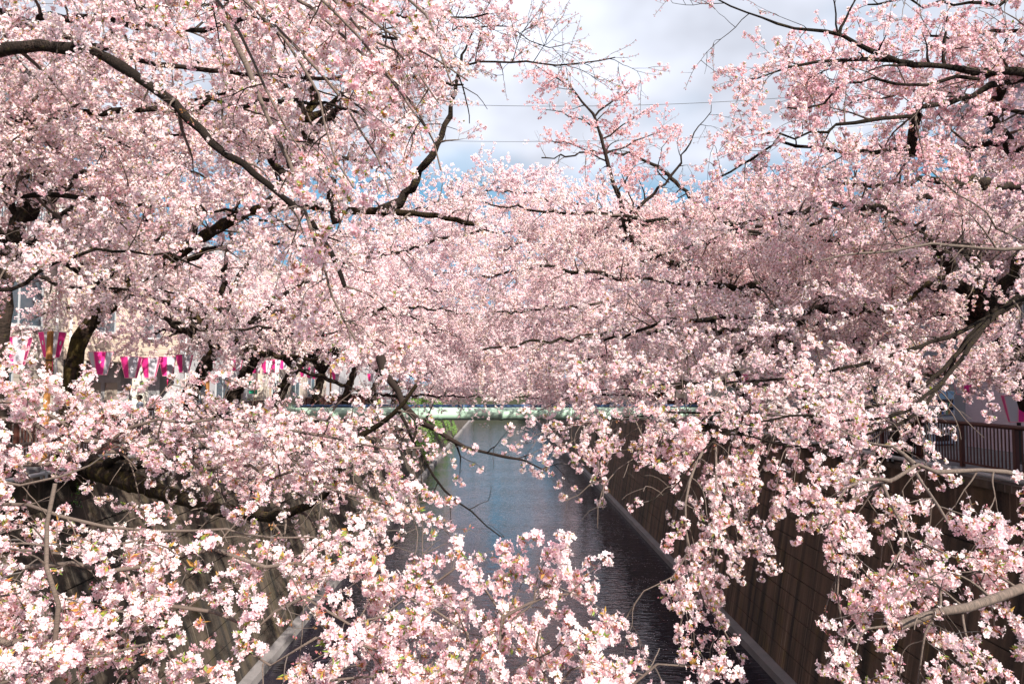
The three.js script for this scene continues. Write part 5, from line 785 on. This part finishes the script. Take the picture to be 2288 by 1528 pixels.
function person(label, pos, turn, H, shirt, pants, hairCol) {
  const o = thing('person', label, 'person', pos, turn, null), s = H / 1.7, SK = [0.5, 0.3, 0.21];
  const cap = (a, ra, b, rb) => [...a.map((x) => x * s), ra * s, ...b.map((x) => x * s), rb * s];
  const body = [];
  for (const e of [-1, 1]) body.push(cap([e * 0.09, 0.92, 0], 0.085, [e * 0.1, 0.5, 0.015], 0.06), cap([e * 0.1, 0.5, 0.015], 0.058, [e * 0.1, 0.09, -0.015], 0.04), cap([e * 0.1, 0.05, -0.03], 0.04, [e * 0.115, 0.035, 0.13], 0.03),
    cap([e * 0.17, 1.36, -0.01], 0.06, [e * 0.22, 1.1, -0.02], 0.045), cap([e * 0.22, 1.1, -0.02], 0.042, [e * 0.17, 1.0, 0.21], 0.03), cap([0, 1.38, -0.01], 0.06, [e * 0.16, 1.37, -0.01], 0.065));
  body.push(cap([0, 0.94, 0], 0.12, [0, 1.12, 0], 0.115), cap([0, 1.12, 0], 0.115, [0, 1.3, 0], 0.135), cap([0, 1.38, -0.01], 0.06, [0, 1.5, 0.005], 0.05));
  let g = paint(meshField(body, V(-0.4, -0.02, -0.4).multiplyScalar(s), V(0.4, 1.6, 0.4).multiplyScalar(s), 110, 0.05 * s), (x, y, z) => { y /= s; z /= s; return y > 1.42 && Math.abs(x / s) < 0.08 ? SK : y < 0.075 ? [0.03, 0.03, 0.03] : (z > 0.12 && y > 0.9 ? SK : y < 0.95 ? pants : shirt); });
  const hc = V(0, 1.585, 0.02).multiplyScalar(s), hp = [];
  const hcap = (a, ra, b, rb) => [hc.x + a[0] * s, hc.y + a[1] * s, hc.z + a[2] * s, ra * s, hc.x + b[0] * s, hc.y + b[1] * s, hc.z + b[2] * s, rb * s];
  hp.push(hcap([0, 0.025, -0.02], 0.078, [0, 0.02, 0.015], 0.072), hcap([0, -0.03, 0.03], 0.055, [0, -0.075, 0.052], 0.03), hcap([0, -0.01, 0.09], 0.011, [0, -0.03, 0.103], 0.012), hcap([-0.022, -0.06, 0.078], 0.009, [0.022, -0.06, 0.078], 0.009), hcap([0, -0.12, -0.02], 0.048, [0, -0.06, -0.02], 0.05));
  for (const e of [-1, 1]) hp.push(hcap([e * 0.078, 0.01, -0.005], 0.012, [e * 0.078, -0.03, -0.002], 0.009));
  const head = paint(meshField(hp, hc.clone().add(V(-0.13, -0.17, -0.13).multiplyScalar(s)), hc.clone().add(V(0.13, 0.14, 0.13).multiplyScalar(s)), 64, 0.018 * s), (x, y, z) => (Math.abs((y - hc.y) / s + 0.06) < 0.008 && Math.abs(x / s) < 0.026 && z > hc.z ? [0.45, 0.13, 0.11] : SK));
  const list = [g, head];
  for (const e of [-1, 1]) {
    const w = [e * 0.17 * s, 1.0 * s, 0.21 * s], hd = [], q = (a, ra, b, rb) => [w[0] + a[0] * s, w[1] + a[1] * s, w[2] + a[2] * s, ra * s, w[0] + b[0] * s, w[1] + b[1] * s, w[2] + b[2] * s, rb * s];
    hd.push(q([0, 0, 0], 0.024, [-e * 0.005, -0.005, 0.07], 0.026), q([-e * 0.02, -0.004, 0.05], 0.02, [e * 0.02, -0.004, 0.06], 0.02));
    [[0.03, 0.064, 0.9], [0.01, 0.075, 1], [-0.01, 0.07, 0.96], [-0.028, 0.055, 0.85]].forEach(([fx, fl, k]) => { const m = [e * -fx, -0.022, 0.08 + fl * 0.55], t = [e * -fx, -0.05, 0.08 + fl * 0.75]; hd.push(q([e * -fx * 0.9, -0.002, 0.075], 0.0095, m, 0.0088), q(m, 0.0088, t, 0.0078)); });
    hd.push(q([-e * 0.022, 0, 0.02], 0.012, [-e * 0.05, -0.015, 0.055], 0.01), q([-e * 0.05, -0.015, 0.055], 0.01, [-e * 0.048, -0.03, 0.085], 0.0085));
    list.push(paint(meshField(hd, V(w[0] - 0.1 * s, w[1] - 0.1 * s, w[2] - 0.04 * s), V(w[0] + 0.1 * s, w[1] + 0.08 * s, w[2] + 0.16 * s), 56, 0.006 * s), () => SK));
    const eye = new THREE.SphereGeometry(0.0085 * s, 8, 6).translate(hc.x + e * 0.03 * s, hc.y + 0.002 * s, hc.z + 0.079 * s).toNonIndexed(); eye.deleteAttribute('uv'); list.push(paint(eye, () => [0.02, 0.015, 0.012]));
  }
  part('body', mergeGeometries(list), skinMat, o);
  const hair = new THREE.SphereGeometry(0.094 * s, 28, 20, 0, Math.PI * 2, 0, Math.PI * 0.62), p = hair.attributes.position;
  for (let i = 0; i < p.count; i++) { const y = p.getY(i), z = p.getZ(i), n = 1 + 0.05 * noise3(p.getX(i) * 60, y * 20, z * 60); p.setXYZ(i, p.getX(i) * n, y * n * (y < 0 ? 2.2 : 1.02) , z * n * 1.12 - (y < 0.035 * s && z > 0.02 * s ? 0.05 * s : 0)); }
  hair.translate(hc.x, hc.y + 0.028 * s, hc.z - 0.012 * s); hair.computeVertexNormals(); part('hair', hair, std({ color: lin(...hairCol), roughness: 0.6, side: THREE.DoubleSide }), o);
}
person('dark haired person in a pale blue shirt behind the left railing', V(-13.75, 0, -29.2), -1.2, 1.66, [0.50, 0.60, 0.70], [0.05, 0.06, 0.1], [0.02, 0.013, 0.01]);
person('shorter person with dark hair in front of the one in pale blue', V(-13.0, 0, -28.2), 0.3, 1.38, [0.08, 0.08, 0.1], [0.05, 0.05, 0.05], [0.02, 0.013, 0.01]);

console.log('flowering twigs', allSprays);
renderer.render(scene, camera);
